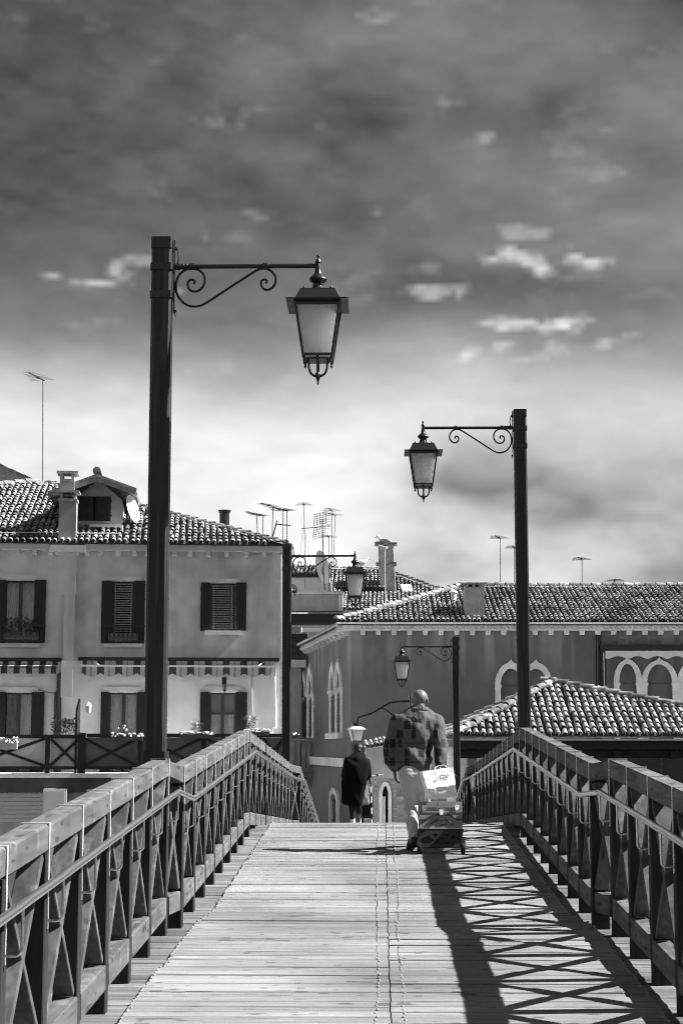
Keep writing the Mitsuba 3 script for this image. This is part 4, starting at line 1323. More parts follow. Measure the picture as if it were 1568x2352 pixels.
# downpipe, pergola beam, scalloped awning
dp = thing('rain_pipe', 'black rain pipe running down the dark palace front, left of the wavy awning', 'drain pipe')
add(dp, tube([FR.P(*FR.uz(1372, 1452), .09), FR.P(*FR.uz(1373, 1760), .09)], .085, 10), 'm_iron', smooth=40)
pg = thing('window_canopy', 'black box canopy framing the wavy pale awning on the dark palace', 'canopy')
u0, zt_ = FR.uz(1378, 1481, .3)
u1 = FR.uz(1700, 1481, .3)[0]
zt2 = FR.uz(1378, 1493, .3)[1]
add(pg + '__lintel', FR.box(u0, u1, zt2, zt_, .01, .32, .015), 'm_iron')
add(pg + '__post', FR.box(FR.uz(1383, 1500, .3)[0] - .06, FR.uz(1383, 1500, .3)[0] + .02, FR.uz(1383, 1640)[1], zt2 - .003, .01, .12, .01), 'm_iron')
add(pg + '__post', FR.box(FR.uz(1391, 1500, .3)[0] - .03, FR.uz(1391, 1500, .3)[0] + .0, FR.uz(1383, 1640)[1], zt2 - .003, .20, .30, .01), 'm_iron')
add(pg + '__cable', rod(FR.P(*FR.uz(1383, 1500), .32), FR.P(*FR.uz(1386, 1630), .32), .02), 'm_grey_paint')
aw = thing('awning', 'plain pale awning with a wavy lower edge on the dark palace', 'awning')
u0, zt3 = FR.uz(1390, 1496, .36)
zb3 = FR.uz(1390, 1511, .36)[1]
us = np.arange(u0, u1, .04)
top = [(u, zt3 - .0) for u in us]
bot = [(u, zb3 - .05 + .11 * abs(math.sin(math.pi * (u - u0 - .1) / .72)) ** 1.3) for u in us]
add(aw + '__valance', FR.plate(sg.Polygon(top + bot[::-1]), .34, .352), 'm_offwhite')
add(aw + '__canopy', poly_plate([FR.P(u0, zt3 + .01, .33), FR.P(u1, zt3 + .01, .33), FR.P(u1, zt3 + .10, .02), FR.P(u0, zt3 + .10, .02)], .01), 'm_offwhite')

# ------------------------------------------------------------------ low tiled pavilion right of the bridge end
Hd = 45.0
PE0 = at(1050, 1689, Hd)
PE1 = np.array([PE0[0] + 9.6, Hd + .25, PE0[2]])
PBK = at(1000, 1684, 50.2)
PBK[2] = PE0[2]
PAP = at(1267, 1572, 48.1)
Pv = thing('tiled_pavilion', 'low pavilion with a hipped roof of half round tiles, right of the bridge end', 'pavilion')
U_ = unit(PE1 - PE0)
ua = float(np.dot(PAP - PE0, U_))
V_ = PAP - PE0 - U_ * ua
LV_ = float(np.linalg.norm(V_))
tile_roof(Pv, PE0, U_, V_, [(0, 0), (9.6, 0), (ua + .02, LV_), (ua, LV_)], pitch=.195, expose=.335)
U2 = unit(PE0 - PBK)
w2 = float(np.linalg.norm(PE0 - PBK))
ua2 = float(np.dot(PAP - PBK, U2))
V2 = PAP - PBK - U2 * ua2
tile_roof(Pv, PBK, U2, V2, [(0, 0), (w2, 0), (ua2 + .02, float(np.linalg.norm(V2))), (ua2, float(np.linalg.norm(V2)))], name='flank_tile', pitch=.195, parts=160)
ridge_tiles(Pv, PE0 + (0, 0, .04), PAP + (0, 0, .04))
ridge_tiles(Pv, PE1 + (0, 0, .05), PAP + (0, 0, .05))
ridge_tiles(Pv, PBK + (0, 0, .04), PAP + (0, 0, .04))
add(Pv + '__rear_roof', cat(poly_plate([PBK, PE1 + (0, 6, 0), PAP - (0, 0, .03)]), poly_plate([PE1, PE1 + (0, 6, 0), PAP - (0, 0, .03)])), 'm_tile')
add(Pv + '__finial_tile', ball(PAP + (0, 0, .10), .13, 2, (1.1, .9, .9)), 'm_iron_grey', smooth=True)
FP = Facade(PE0 + np.array([0, .35, 0]), math.atan2(U_[1], U_[0]))
zE2 = PE0[2]
add(Pv + '__gutter', FP.box(-.05, 9.7, zE2 - .14, zE2 - .10, .35, .50, .01), 'm_zinc')
add(Pv + '__fascia', FP.box(-.03, 9.65, zE2 - .36, zE2 - .142, -.2, .38), 'm_darkwood')
add(Pv + '__eave_beam', FP.box(.05, 9.6, zE2 - .60, zE2 - .362, -.1, .06, .02), 'm_darkwood')
for u in (1.2, 4.1, 5.6):
    add(Pv + '__rafter_end', FP.box(u, u + .22, zE2 - .62, zE2 - .40, .062, .30, .02), 'm_darkwood')
Q = Facade(PBK + np.array([.25, 0, 0]), math.atan2(U2[1], U2[0]))
add(Pv + '__flank_eave', Q.box(.0, w2 - .3, zE2 - .30, zE2 - .12, -.2, .20), 'm_darkwood')
zw = zE2 - .60
add(Pv + '__mid_rail', FP.box(1.4, 9.6, zw - .17, zw - .12, -.06, .04, .01), 'm_frame')
for i, u in enumerate(np.arange(1.3, 9.7, 1.36)):
    add(Pv + '__mullion', FP.box(u - .035, u + .035, 2.1, zw - .003, -.08, .05, .01), 'm_iron_grey')
    if u + 1.36 < 9.8:
        add(Pv + '__pane', FP.box(u + .037, u + 1.32, 3.2, zw - .003, -.05, -.04), 'm_dark_glass')
add(Pv + '__plinth', FP.box(1.2, 9.6, 2.0, 3.19, -.2, -.03), 'm_plaster_mid')
add(Pv + '__flank_wall', Q.box(.1, w2 - .4, 2.0, zE2 - .302, -.3, -.05), 'm_plaster_mid')

# ------------------------------------------------------------------ brick walls: annex behind the walkers
BY = 58.0
FB2 = Facade(at(838, 1760, BY), math.radians(3.0))
An = thing('brick_annex', 'low brick building with a pointed doorway and a tiled coping, behind the walking man', 'brick building')
bw = FB2.uz(1195, 1760)[0]
zlo, zl0 = 2.1, FB2.uz(838, 1722)[1]
zl1 = zl0 + bw * .18
zplas = FB2.uz(860, 1790)[1]
di0, dzs = FB2.uz(877.5, 1830)
di1, dzt = FB2.uz(891.5, 1806)
dop = round_arch(di0, di1, zlo, dzs, dzt)
dout = round_arch(di0 - .10, di1 + .10, zlo, dzs, dzt + .15)
shape = sg.Polygon([(0, zlo), (bw, zlo), (bw, zl1), (0, zl0)])
add(An + '__wall', FB2.plate(shape.difference(dop), -.4, -.018), 'm_mortar')
add(An + '__door_surround', FB2.plate(dout.difference(dop), -.017, .08), 'm_plaster_pale')
add(An + '__door', cat(FB2.plate(dop.buffer(.03), -.38, -.30)), 'm_darkwood')
add(An + '__door_jamb', FB2.box(di0 + .003, di0 + .11, zlo, dzs, -.29, -.03), 'm_stone')
patch = sg.Polygon([(0, zplas), (bw * .42, zplas + .1), (bw * .45, zl0 + bw * .45 * .18 - .02), (0, zl0 - .02)])
add(An + '__plaster_patch', FB2.plate(patch.difference(dout), -.016, -.004), 'm_plaster_mid')
bricks = []
ch_, bl_ = .072, .262
row = 0
z = zlo
while z < zl1:
    off = (row % 2) * bl_ / 2
    u = -off
    while u < bw:
        a, b = max(u, 0) + .006, min(u + bl_, bw) - .006
        if b - a > .06 and z + ch_ < zl0 + a * .18:
            q = sg.box(a, z, b, z + ch_)
            if not q.intersects(dout) and not (q.intersects(patch) and rng.uniform() < .97) and rng.uniform() > .02:
                bricks.append((a, b, z, z + ch_ - .012, rng.uniform(-.004, .010)))
        u += bl_
    z += ch_
    row += 1
vis = [q for q in bricks if in_view(FB2.P((q[0] + q[1]) / 2, q[2], 0), 0)]
score = lambda q: -(q[2] > FB2.uz(900, 1896)[1]) * 2 - (FB2.uz(838, 1800)[0] < q[0] < FB2.uz(940, 1800)[0])
vis.sort(key=score)
for (a, b, z0_, z1_, o_) in vis[:300]:
    add(An + '__brick', FB2.box(a, b, z0_, z1_, -.02, o_, .004), 'm_brick')
if vis[300:]:
    add(An + '__far_brick', cat([FB2.box(a, b, z0_, z1_, -.02, o_) for (a, b, z0_, z1_, o_) in vis[300:]]), 'm_brick', kind='stuff')
d_ = unit(FB2.P(bw, zl1, 0) - FB2.P(0, zl0, 0))
tile_roof(An, FB2.P(0, zl0 + .06, .18), d_, np.array([0, 1, .30]), [(0, 0), (bw / math.cos(math.atan(.18)), 0), (bw / math.cos(math.atan(.18)), .42), (0, .42)], pitch=.16, expose=.20, name='coping_tile', parts=140)
add(An + '__coping_slab', poly_plate([FB2.P(0, zl0 + .055, .16), FB2.P(bw, zl1 + .055, .16), FB2.P(bw, zl1 + .055, -.35), FB2.P(0, zl0 + .055, -.35)], .05), 'm_stone')

# ------------------------------------------------------------------ roofs of the house behind, in the middle
Cb = thing('terrace_house', 'house with a roof terrace, stacked dark tile roofs and a leaning chimney, behind the palace', 'house')
FC = Facade(at(780, 1420, 88), math.radians(0))
ul, ur = FC.uz(600, 1400)[0], FC.uz(1110, 1400)[0]
zc = FC.uz(700, 1412)[1]
add(Cb + '__front_wall', FC.box(ul, ur, 2, zc - .5, -.4, 0), 'm_plaster_mid')
add(Cb + '__eave', FC.box(ul, ur, zc - .497, zc, -.5, .75, .03), 'm_darkwood')
for x in np.arange(672, 830, 19.5):
    u, z = FC.uz(x, 1420)
    add(Cb + '__bracket', FC.box(u - .13, u + .13, z - .12, z + .10, .01, .4, .02), 'm_stone')
# terrace: parapet and white penthouse
add(Cb + '__parapet', FC.pbox(640, 1366, 786, 1404, -.3, .55, .02), 'm_plaster_mid')
add(Cb + '__parapet_cap', FC.pbox(640, 1359, 789, 1364.5, -.35, .62, .02), 'm_plaster_pale')
add(Cb + '__parapet_pier', FC.pbox(777, 1366, 788, 1403, -.2, .60, .02), 'm_plaster_pale')
pw = Facade(FC.P(0, 0, -3.0), 0)
add(Cb + '__penthouse_wall', pw.pbox(640, 1324, 757, 1372, -3, 0), 'm_plaster_low')
add(Cb + '__penthouse_vent', cat(pw.pbox(729, 1328, 734, 1334, .001, .05), pw.pbox(738, 1328, 740, 1333, .001, .05)), 'm_grey_paint')
add(Cb + '__penthouse_fascia', pw.pbox(640, 1319, 760, 1325, -.2, .4), 'm_darkwood')
pe = pw.P(pw.uz(640, 1319, .4)[0], pw.uz(640, 1319, .4)[1], .4)
wpe = pw.uz(760, 1319, .4)[0] - pw.uz(640, 1319, .4)[0]
tile_roof(Cb, pe, (1, 0, 0), (0, 1, .30), [(0, 0), (wpe, 0), (wpe, 2.6), (0, 2.6)], name='terrace_tile', pitch=.215, expose=.38, parts=120)
# lower roof right of the parapet
le = FC.P(FC.uz(787, 1398, .5)[0], FC.uz(787, 1400, .5)[1], .5)
wle = FC.uz(1060, 1398, .5)[0] - FC.uz(787, 1398, .5)[0]
tile_roof(Cb, le, (1, 0, 0), (0, 1, .40), [(0, 0), (wle, 0), (wle, 3.0), (0, 3.0)], name='lower_tile', pitch=.215, expose=.38, parts=160)
mw = Facade(FC.P(0, 0, -3.0), 0)
add(Cb + '__attic_wall', mw.pbox(786, 1358, 880, 1386, -2, -.1), 'm_darkwall')
add(Cb + '__attic_beam', mw.pbox(786, 1353, 884, 1357, -.2, .6), 'm_darkwood')
me = mw.P(mw.uz(772, 1354, .6)[0], mw.uz(772, 1352, .6)[1], .6)
wme = mw.uz(888, 1352, .6)[0] - mw.uz(772, 1352, .6)[0]
tile_roof(Cb, me, (1, 0, 0), (0, 1, .42), [(0, 0), (wme, 0), (wme, 2.6), (-.6, 2.6)], name='middle_tile', pitch=.215, expose=.38, parts=160)
# upper hipped roof: one long slope falling to the right
ue = FC.P(FC.uz(750, 1398, -2.5)[0], FC.uz(750, 1392, -2.5)[1], -2.5)
RR = at(872, 1308, 98.0)
RL = at(700, 1306, 98.0)
RE = at(1110, 1390, 90.5)
Uu = np.array([1.0, 0, 0])
Vu = RR - ue - Uu * np.dot(RR - ue, Uu)
LVu = float(np.linalg.norm(Vu))
uRR, uRL, uRE = float(np.dot(RR - ue, Uu)), float(np.dot(RL - ue, Uu)), float(np.dot(RE - ue, Uu))
tile_roof(Cb, ue, Uu, Vu, [(0, 0), (uRE, 0), (uRR, LVu), (uRL, LVu)], name='upper_tile', pitch=.22, expose=.38, hide=lambda o: False)
ridge_tiles(Cb, RL + (0, 0, .05), RR + (0, 0, .05), .5, 'ridge_tile')
ridge_tiles(Cb, ue + Uu * uRE + (0, 0, .05), RR + (0, 0, .05), .5, 'ridge_tile')
add(Cb + '__rear_roof', poly_plate([RL, RR, ue + Uu * uRE + (0, 12, 0), RL + (0, 8, -4)]), 'm_tile')
sk = at(931, 1356, 93.3)
nrm = unit(np.cross(Uu, Vu))
vv = unit(Vu)
sk = sk + nrm * .0
skp = [ue + Uu * float(np.dot(at(x, y, 93.3) - ue, Uu)) + vv * t + nrm * .16 for x, y, t in ((924, 1362, 2.6), (948, 1362, 2.6), (944, 1350, 3.9), (919, 1350, 3.9))]
add(Cb + '__skylight', poly_plate(skp, .12), 'm_offwhite')
# the leaning chimney
cc = nk(Cb + '__chimney')
p0, p1 = at(893, 1378, 91.0), at(886, 1262, 91.0)
add(cc + '__stack', bar(p0 - (0, 0, .6), p1, .84, .8, up=(0, 1, 0), c=.03), 'm_plaster_mid')
q0 = at(887, 1296, 91.0)
add(cc + '__collar', bar(q0 - (0, 0, .06), q0 + (0, 0, .06), 1.12, 1.0, up=(0, 1, 0), c=.02), 'm_tile')
q1 = p1 + (0, 0, .03)
for dx in (-.26, .26):
    add(cc + '__vent_pier', bar(q1 + (dx, 0, 0), q1 + (dx, 0, .20), .30, .8, up=(0, 1, 0), c=.02), 'm_plaster_mid')
add(cc + '__cap', cat(bar(q1 + (0, 0, .202), q1 + (0, 0, .29), 1.2, 1.1, up=(0, 1, 0), c=.02), bar(q1 + (-.40, 0, .34), q1 + (-.40, 0, .292), .35, 1.1, up=(0, 1, 0)), bar(q1 + (.1, 0, .37), q1 + (.1, 0, .292), .3, 1.0, up=(0, 1, 0))), 'm_tile')
# awning, balcony and gutter pieces under its eave
aw = thing('awning', 'pale chequered awning under the dark eave, between the two houses', 'awning')
add(aw + '__valance', FC.pbox(640, 1437, 772, 1452, .35, .37), 'm_offwhite')
for x in np.arange(650, 770, 5.2):
    u, z1_ = FC.uz(x, 1437, .38)
    add(aw + '__stripe', FC.box(u - .028, u + .028, FC.uz(x, 1452, .38)[1] + .005, z1_ - .01, .372, .378), 'm_grey_paint')
add(aw + '__bar', FC.pbox(640, 1443, 772, 1445.5, .38, .42), 'm_white')
add(aw + '__cassette', FC.pbox(640, 1430, 776, 1436, .01, .4), 'm_iron_grey')
FBk = Facade(at(690, 1500, 76), 0)
bk = thing('balcony', 'stone balcony with an ornate iron front and a tiled cover, at the house corner', 'balcony')
add(bk + '__slab', FBk.pbox(640, 1516, 702, 1530, -1.4, 0, .03), 'm_stone')
add(bk + '__iron_back', FBk.pbox(640, 1468, 700, 1515, -.07, -.055), 'm_panel_dark')
bars_ = [FBk.pbox(640, 1467, 701, 1470, -.03, .02)]
for x in np.arange(668, 701, 4):
    u = FBk.uz(x, 1490)[0]
    za_, zb_ = FBk.uz(x, 1516)[1], FBk.uz(x, 1470)[1]
    bars_.append(FBk.box(u - .012, u + .012, za_, zb_, -.02, .0))
    for k in range(3):
        zc_ = za_ + (zb_ - za_) * (k + .5) / 3
        bars_.append(tube([FBk.P(u + .045 + .04 * math.cos(t), zc_ + .12 * math.sin(t), -.01) for t in np.linspace(0, 2 * math.pi, 9)], .009, 4))
add(bk + '__ironwork', cat(bars_), 'm_iron')
add(bk + '__cover', FBk.pbox(640, 1456, 706, 1466, -1.2, .2, .02), 'm_darkwood')
for x in np.arange(668, 706, 5.0):
    u, z = FBk.uz(x, 1456, .2)
    add(bk + '__cover_tile', FBk.box(u - .045, u + .045, z + .002, z + .07, -.6, .24, .02), 'm_tile')
add(bk + '__wall', FBk.pbox(600, 1440, 690, 1960, -2.2, -1.41), 'm_plaster_mid')

# ------------------------------------------------------------------ aerials


def aerial(px, ytop, ybot, d, label, yaw=200, n=6, boom=.95, w=.55, xb=None):
    k = thing('roof_aerial', label, 'aerial')
    a, b = at(px if xb is None else xb, ybot, d), at(px, ytop, d)
    b[1] = a[1]
    add(k + '__mast', rod(a - (0, 0, .3), b, .016), 'm_mast')
    t = math.radians(yaw)
    dv = np.array([math.sin(t), math.cos(t), 0.0])
    sv = np.array([dv[1], -dv[0], 0])
    c = b + (0, 0, -.02)
    add(k + '__boom', bar(c - dv * .12, c + dv * boom, .035, .035), 'm_mast')
    rods = []
    for i in range(n):
        f_ = i / (n - 1)
        p = c + dv * (boom * f_)
        h = w * .78 * (1 - .55 * f_)
        rods.append(rod(p - sv * h, p + sv * h, .006, 5))
    rods.append(bar(c + dv * (boom * .30) + sv * .0, c + dv * (boom * .42), .10, .05))
    add(k + '__element', cat(rods), 'm_mast', kind='stuff')
    return k


Aer = [(98.5, 871, 1104, 56, 'tallest roof aerial, alone on a thin mast at the left edge', 192, 7, 1.15, .55, None),
       (589, 1181, 1233, 58, 'leftmost of the cluster of aerials over the house corner', 200, 6, .8, .30, 593),
       (604, 1183, 1240, 59, 'short aerial second from the left in the cluster over the house corner', 205, 5, .6, .35, 604),
       (627, 1162, 1242, 60, 'aerial third from the left in the cluster, on a straight mast', 205, 6, .9, .42, 624),
       (650, 1171, 1258, 60, 'aerial with a wide head right behind the third lamp post', 200, 7, .9, .55, 650),
       (659, 1172, 1258, 61, 'thin aerial close beside the one right behind the third lamp post', 190, 5, .5, .45, 659),
       (698, 1160, 1338, 82, 'tall guyed aerial over the white roof terrace', 180, 6, 1.0, .6, 701),
       (763, 1173, 1345, 82, 'left of the paired tall aerials right of the grid antenna', 190, 6, 1.0, .6, 760),
       (769, 1183, 1345, 83, 'right of the paired tall aerials right of the grid antenna', 200, 6, 1.0, .62, 765),
       (755, 1233, 1345, 82, 'lowest aerial of the group over the roof terrace', 185, 5, .8, .6, 755),
       (1148, 1236, 1345, 70, 'aerial on the palace ridge just left of the second lamp post', 195, 7, 1.0, .55, None),
       (1181, 1258, 1345, 70, 'low aerial half hidden by the second lamp post', 190, 6, .9, .55, None),
       (1336, 1285, 1348, 70, 'aerial standing in the middle of the palace ridge', 195, 7, 1.0, .55, None),
       (1411, 1334, 1350, 71, 'low flat aerial just above the right part of the palace ridge', 185, 6, .9, .6, None)]
for q in Aer:
    aerial(*q[:5], yaw=q[5], n=q[6], boom=q[7], w=q[8], xb=q[9])
for key in [k for k in labels if k.startswith('roof_aerial')]:
    tag(key, group='television aerials on the roofs')
# two extra cross pieces of the aerial with a stay
lf = thing('aerial_bracket', 'slanting stay with a crossbar among the aerials behind the third lamp post', 'aerial')
a, b, c, d_ = at(624, 1240, 59.5), at(636, 1196, 59.5), at(634, 1204, 59.5), at(667, 1207, 59.5)
add(lf + '__stay', rod(a, b, .025), 'm_mast')
add(lf + '__crossbar', rod(c, d_, .022), 'm_mast')
gr = thing('grid_antenna', 'grid reflector antenna turned sideways on its mast over the roof terrace', 'antenna')
m0, m1 = at(744, 1345, 82.5), at(740, 1194, 82.5)
add(gr + '__mast', rod(m0, m1, .028), 'm_mast')
gc = at(734, 1204, 82.5)
rods = []
ax, ay = np.array([.80, -.55, .1]), np.array([.05, .12, 1.0])
for s_ in (-1, 1):
    base = gc + ay * .05 * s_ + np.array([0, 0, -.07])
    for i in range(5):
        t = -.36 + .18 * i
        rods.append(rod(base + ax * t * 1.0, base + ax * t + ay * s_ * .58 + np.array([0, -.25, 0]), .013, 4))
    for i in range(6):
        h = .02 + .11 * i
        rods.append(rod(base - ax * .40 + ay * s_ * h, base + ax * .40 + ay * s_ * h, .009, 4))
add(gr + '__grid', cat(rods), 'm_mast', kind='stuff')
add(gr + '__boom', cat([rod(gc + (-.9, -.2, -.25), gc + (.5, .2, -.05), .02)] + [rod(gc + (.0, 0, .04 + .10 * i), gc + (.55, .25, .02 + .12 * i), .009, 4) for i in range(-2, 3)]), 'm_mast')
for (px, d, lab, sx, r) in (((741, 1303), 83.5, 'grey satellite dish turned edge on over the roof terrace', .9, .85), ((673, 1352), 83.9, 'small round dish on the white terrace wall', .3, .26)):
    k = thing('satellite_dish', lab, 'satellite dish')
    c = at(*px, d)
    add(k + '__reflector', dish_mesh(c, r, (sx, -.35, .15)), 'm_iron_grey', smooth=True)
    add(k + '__arm', rod(c, c + (.1, .3, -1.3 * r), .03), 'm_mast')
mc = thing('mast_climber', 'pale thin pole standing in front of the leaning chimney', 'pole')
add(mc, rod(at(885, 1400, 85.5), at(883, 1260, 85.5), .035), 'm_grey_paint')
ant = thing('panel_antenna', 'short sideways antenna on top of the pale pole by the leaning chimney', 'antenna')
add(ant, bar(at(868, 1255, 85.4), at(886, 1260, 85.4), .12, .16, c=.02), 'm_grey_paint')
stay = []
for (x0, y0, x1, y1) in ((698, 1205, 680, 1262), (698, 1205, 716, 1262)):
    stay.append(rod(at(x0, y0, 82), at(x1, y1 + 60, 82), .006, 4))
add([k for k in labels if k.startswith('roof_aerial') and 'guyed' in labels[k].get('label', '')][0] + '__stay_wire', cat(stay), 'm_mast', kind='stuff')


def gull(px, d, heading, s, label):
    k = thing('gull', label, 'gull')
    c = at(*px, d)
    h = np.array([math.cos(heading), math.sin(heading), 0])
    spheres = [(-.24, .02, .02), (-.10, .03, .075), (.04, .05, .085), (.13, .12, .05), (.18, .19, .05)]
    hulls = []
    for (a, z, r), (a2, z2, r2) in zip(spheres, spheres[1:]):
        pts = np.vstack([ball(c + h * a * s + (0, 0, z * s), r * s, 1).vertices, ball(c + h * a2 * s + (0, 0, z2 * s), r2 * s, 1).vertices])
        hulls.append(m3.Manifold.hull_points(pts))
    m = hulls[0]
    for q in hulls[1:]:
        m = m + q
    add(k + '__body', m, 'm_gull', smooth=50)
    side = np.array([-h[1], h[0], 0])
    for sg_ in (-1, 1):
        w = ball((0, 0, 0), 1, 1, (.16 * s, .02 * s, .06 * s))
        R = np.eye(4)
        R[:3, 0], R[:3, 1], R[:3, 3] = h, side, c + side * sg_ * .075 * s - h * .04 * s + (0, 0, .05 * s)
        w.apply_transform(R)
        add(k + '__wing', w, 'm_gull_wing', smooth=True)
        add(k + '__leg', rod(c + side * sg_ * .03 * s, c + side * sg_ * .03 * s + (0, 0, -.13 * s), .010 * s, 5), 'm_mast')
    add(k + '__beak', rod(c + h * .21 * s + (0, 0, .18 * s), c + h * .28 * s + (0, 0, .17 * s), .012 * s, 5), 'm_iron_grey')


gull((829, 1297), 97.5, math.radians(20), 1.9, 'white gull standing on the roof ridge by the third lantern')
gull((881, 1246), 91.0, math.radians(170), 1.7, 'white gull resting on top of the leaning chimney')

# ------------------------------------------------------------------ bracket lantern behind the walkers
lp = thing('bracket_lantern', 'small square lantern hanging from a curved bracket pole, above the woman in black', 'street lamp')
ld = 47.0
pb = at(943, 1603, ld)
add(lp + '__pole', tube([(pb[0], pb[1], 2.0), (pb[0], pb[1], at(943, 1592, ld)[2])], .05, 8), 'm_iron_grey', smooth=40)
arm = [at(x, y, ld) for x, y in ((943, 1611), (915, 1612), (893, 1616), (872, 1628), (850, 1640), (830, 1646), (821, 1650), (819, 1660))]
add(lp + '__arm', tube(spline(arm, 4), .032, 8), 'm_iron', smooth=40)
add(lp + '__brace', tube(spline([at(x, y, ld) for x, y in ((872, 1628), (884, 1630), (905, 1645), (926, 1655), (943, 1657))], 4), .020, 6), 'm_iron', smooth=40)
lc = at(818, 1684, ld)


def box_frustum(c, h0, z0, h1, z1):
    v = [(sx * h0, sy * h0, z0) for sx, sy in ((-1, -1), (1, -1), (1, 1), (-1, 1))] + [(sx * h1, sy * h1, z1) for sx, sy in ((-1, -1), (1, -1), (1, 1), (-1, 1))]
    f = [[0, 1, 2], [0, 2, 3], [4, 6, 5], [4, 7, 6]]
    for i in range(4):
        j = (i + 1) % 4
        f += [[i, i + 4, j + 4], [i, j + 4, j]]
    return np.array(v), f


rot = np.array([[math.cos(.32), -math.sin(.32), 0], [math.sin(.32), math.cos(.32), 0], [0, 0, 1]])
add(lp + '__crown', lathe([(.02, .30), (.12, .27), (.13, .20), (.11, .19)], lc, 10), 'm_iron', smooth=40)
v, f = box_frustum(lc, .08, .20, .215, .10)
add(lp + '__roof', mesh_of(v @ rot.T + lc, f), 'm_offwhite')
v, f = box_frustum(lc, .185, .098, .115, -.22)
for i in range(4):
    j = (i + 1) % 4
    add(lp + '__pane', mesh_of((v @ rot.T + lc)[[i, j, 4 + j, 4 + i]], [[0, 1, 2], [0, 2, 3]]), 'm_opal')
edge = v @ rot.T + lc
add(lp + '__cage', cat([bar(edge[i], edge[i + 4], .02, .02, up=(0, 1, 0.01)) for i in range(4)] + [bar(edge[4 + i], edge[4 + (i + 1) % 4], .02, .025) for i in range(4)]), 'm_iron')

# ------------------------------------------------------------------ people


def sph(c, r, s=(1, 1, 1), n=2):
    m = trimesh.creation.icosphere(subdivisions=n, radius=1.0)
    return m.vertices * np.asarray(s) * r + np.asarray(c, float)


def limb(*chain):
    """A chain of (centre, radius[, squash]) balls, hulled pair by pair."""
    out = None
    for a, b in zip(chain, chain[1:]):
        h = m3.Manifold.hull_points(np.vstack([sph(*a), sph(*b)]))
        out = h if out is None else out + h
    return out


def skin_over(parts, edge=.022, rounds=10, folds=0.0, fs=(9, 9, 9), seed=0, shrink=.5):
    m = parts[0]
    for q in parts[1:]:
        m = m + q
    m = m.refine_to_length(edge)
    t = m.to_mesh()
    t = trimesh.Trimesh(np.array(t.vert_properties[:, :3]), np.array(t.tri_verts), process=True)
    trimesh.smoothing.filter_taubin(t, lamb=.5, nu=.52, iterations=rounds)
    if folds:
        p = t.vertices
        n = meshkit.fbm(p * np.asarray(fs), 3, seed) - .5
        t.vertices = p + t.vertex_normals * (n * 2 * folds)[:, None]
    return t


def hand(w, d, up, thumb, s=1.0, curl=.6):
    """A relaxed hand: w wrist, d towards the finger tips, up the back of the hand, thumb the side of the thumb."""
    w, d, up = np.asarray(w, float), unit(d), np.asarray(up, float)
    up = unit(up - d * np.dot(up, d))
    side = np.cross(d, up) * thumb
    palm = m3.Manifold.hull_points(np.vstack([sph(w, .021 * s, n=1)] + [sph(w + d * .085 * s + side * a * s, .0125 * s, n=1) for a in (-.033, .033)] + [sph(w + d * .03 * s + side * a * s, .016 * s, n=1) for a in (-.024, .026)]))
    parts = [palm]
    for a, L in ((.033, .068), (.011, .078), (-.011, .072), (-.033, .056)):
        p, dd = w + d * .085 * s + side * a * s, d
        pts, r = [p], .0098 * s
        for j, f_ in enumerate((.44, .32, .24)):
            ang = curl * (j + .6) * .55
            dd = d * math.cos(ang) - up * math.sin(ang)
            pts.append(pts[-1] + dd * L * f_ * s)
        parts.append(limb(*[(q, r * (1 - .1 * j), (1, 1, 1), 1) for j, q in enumerate(pts)]))
    t0 = w + d * .025 * s + side * .026 * s
    t1 = t0 + (d * .7 + side * .6 - up * .15) * .036 * s
    t2 = t1 + (d * .95 + side * .12 - up * .3) * .030 * s
    parts.append(limb((t0, .0125 * s, (1, 1, 1), 1), (t1, .0115 * s, (1, 1, 1), 1), (t2, .0095 * s, (1, 1, 1), 1)))
    return parts


# --- the man with the cart
MY = 18.5
MG = at(962.5, 1950, MY)
MG[2] = zd(MY) + .022
JX, JZ = float(MG[0]), float(MG[2])


def jacket_grey(p, n, uv):
    x, z = (p.x - JX) + .02 * noise(p.x * 8, p.z * 8), p.z - JZ
    cx, cz = dr.floor(x / .078), dr.floor(z / .098)
    fx, fz = x / .078 - cx, z / .098 - cz
    r = cell_rand(cx, cz, 4)
    w = .45 + .5 * cell_rand(cx, cz, 8)
    dark = dr.select((r > .50) & (dr.abs(fx - .5) < w * .5) & (dr.abs(fz - .5) < .46), mi.Float(1), mi.Float(0))
    line = dr.select((dr.abs(z - .93) < .012) | (dr.abs(z - 1.13) < .010), mi.Float(1), mi.Float(0))
    weave = .85 + .3 * noise(p.x * 240, p.y * 240, p.z * 240)
    return mi.Color3f((.080 - .062 * dark - .035 * line * (1 - dark)) * weave)


M('jacket', jacket_grey, .75, .2, sheen=.3)
man = thing('person', 'bald man in a checked jacket and pale trousers, seen from behind, pulling a cart', 'person')
mp = lambda x, y, z: MG + np.array([x, y + .21 * max(0.0, z - .92), z])          # the upper body leans forward
headp = [m3.Manifold.hull_points(np.vstack([sph(mp(.022, .035, 1.615), .086, (1, 1.12, 1.13), 3), sph(mp(.022, .075, 1.545), .058, (1, 1, 1), 2)])),
         limb((mp(.022, .03, 1.58), .057), (mp(.0, -.005, 1.43), .062))]
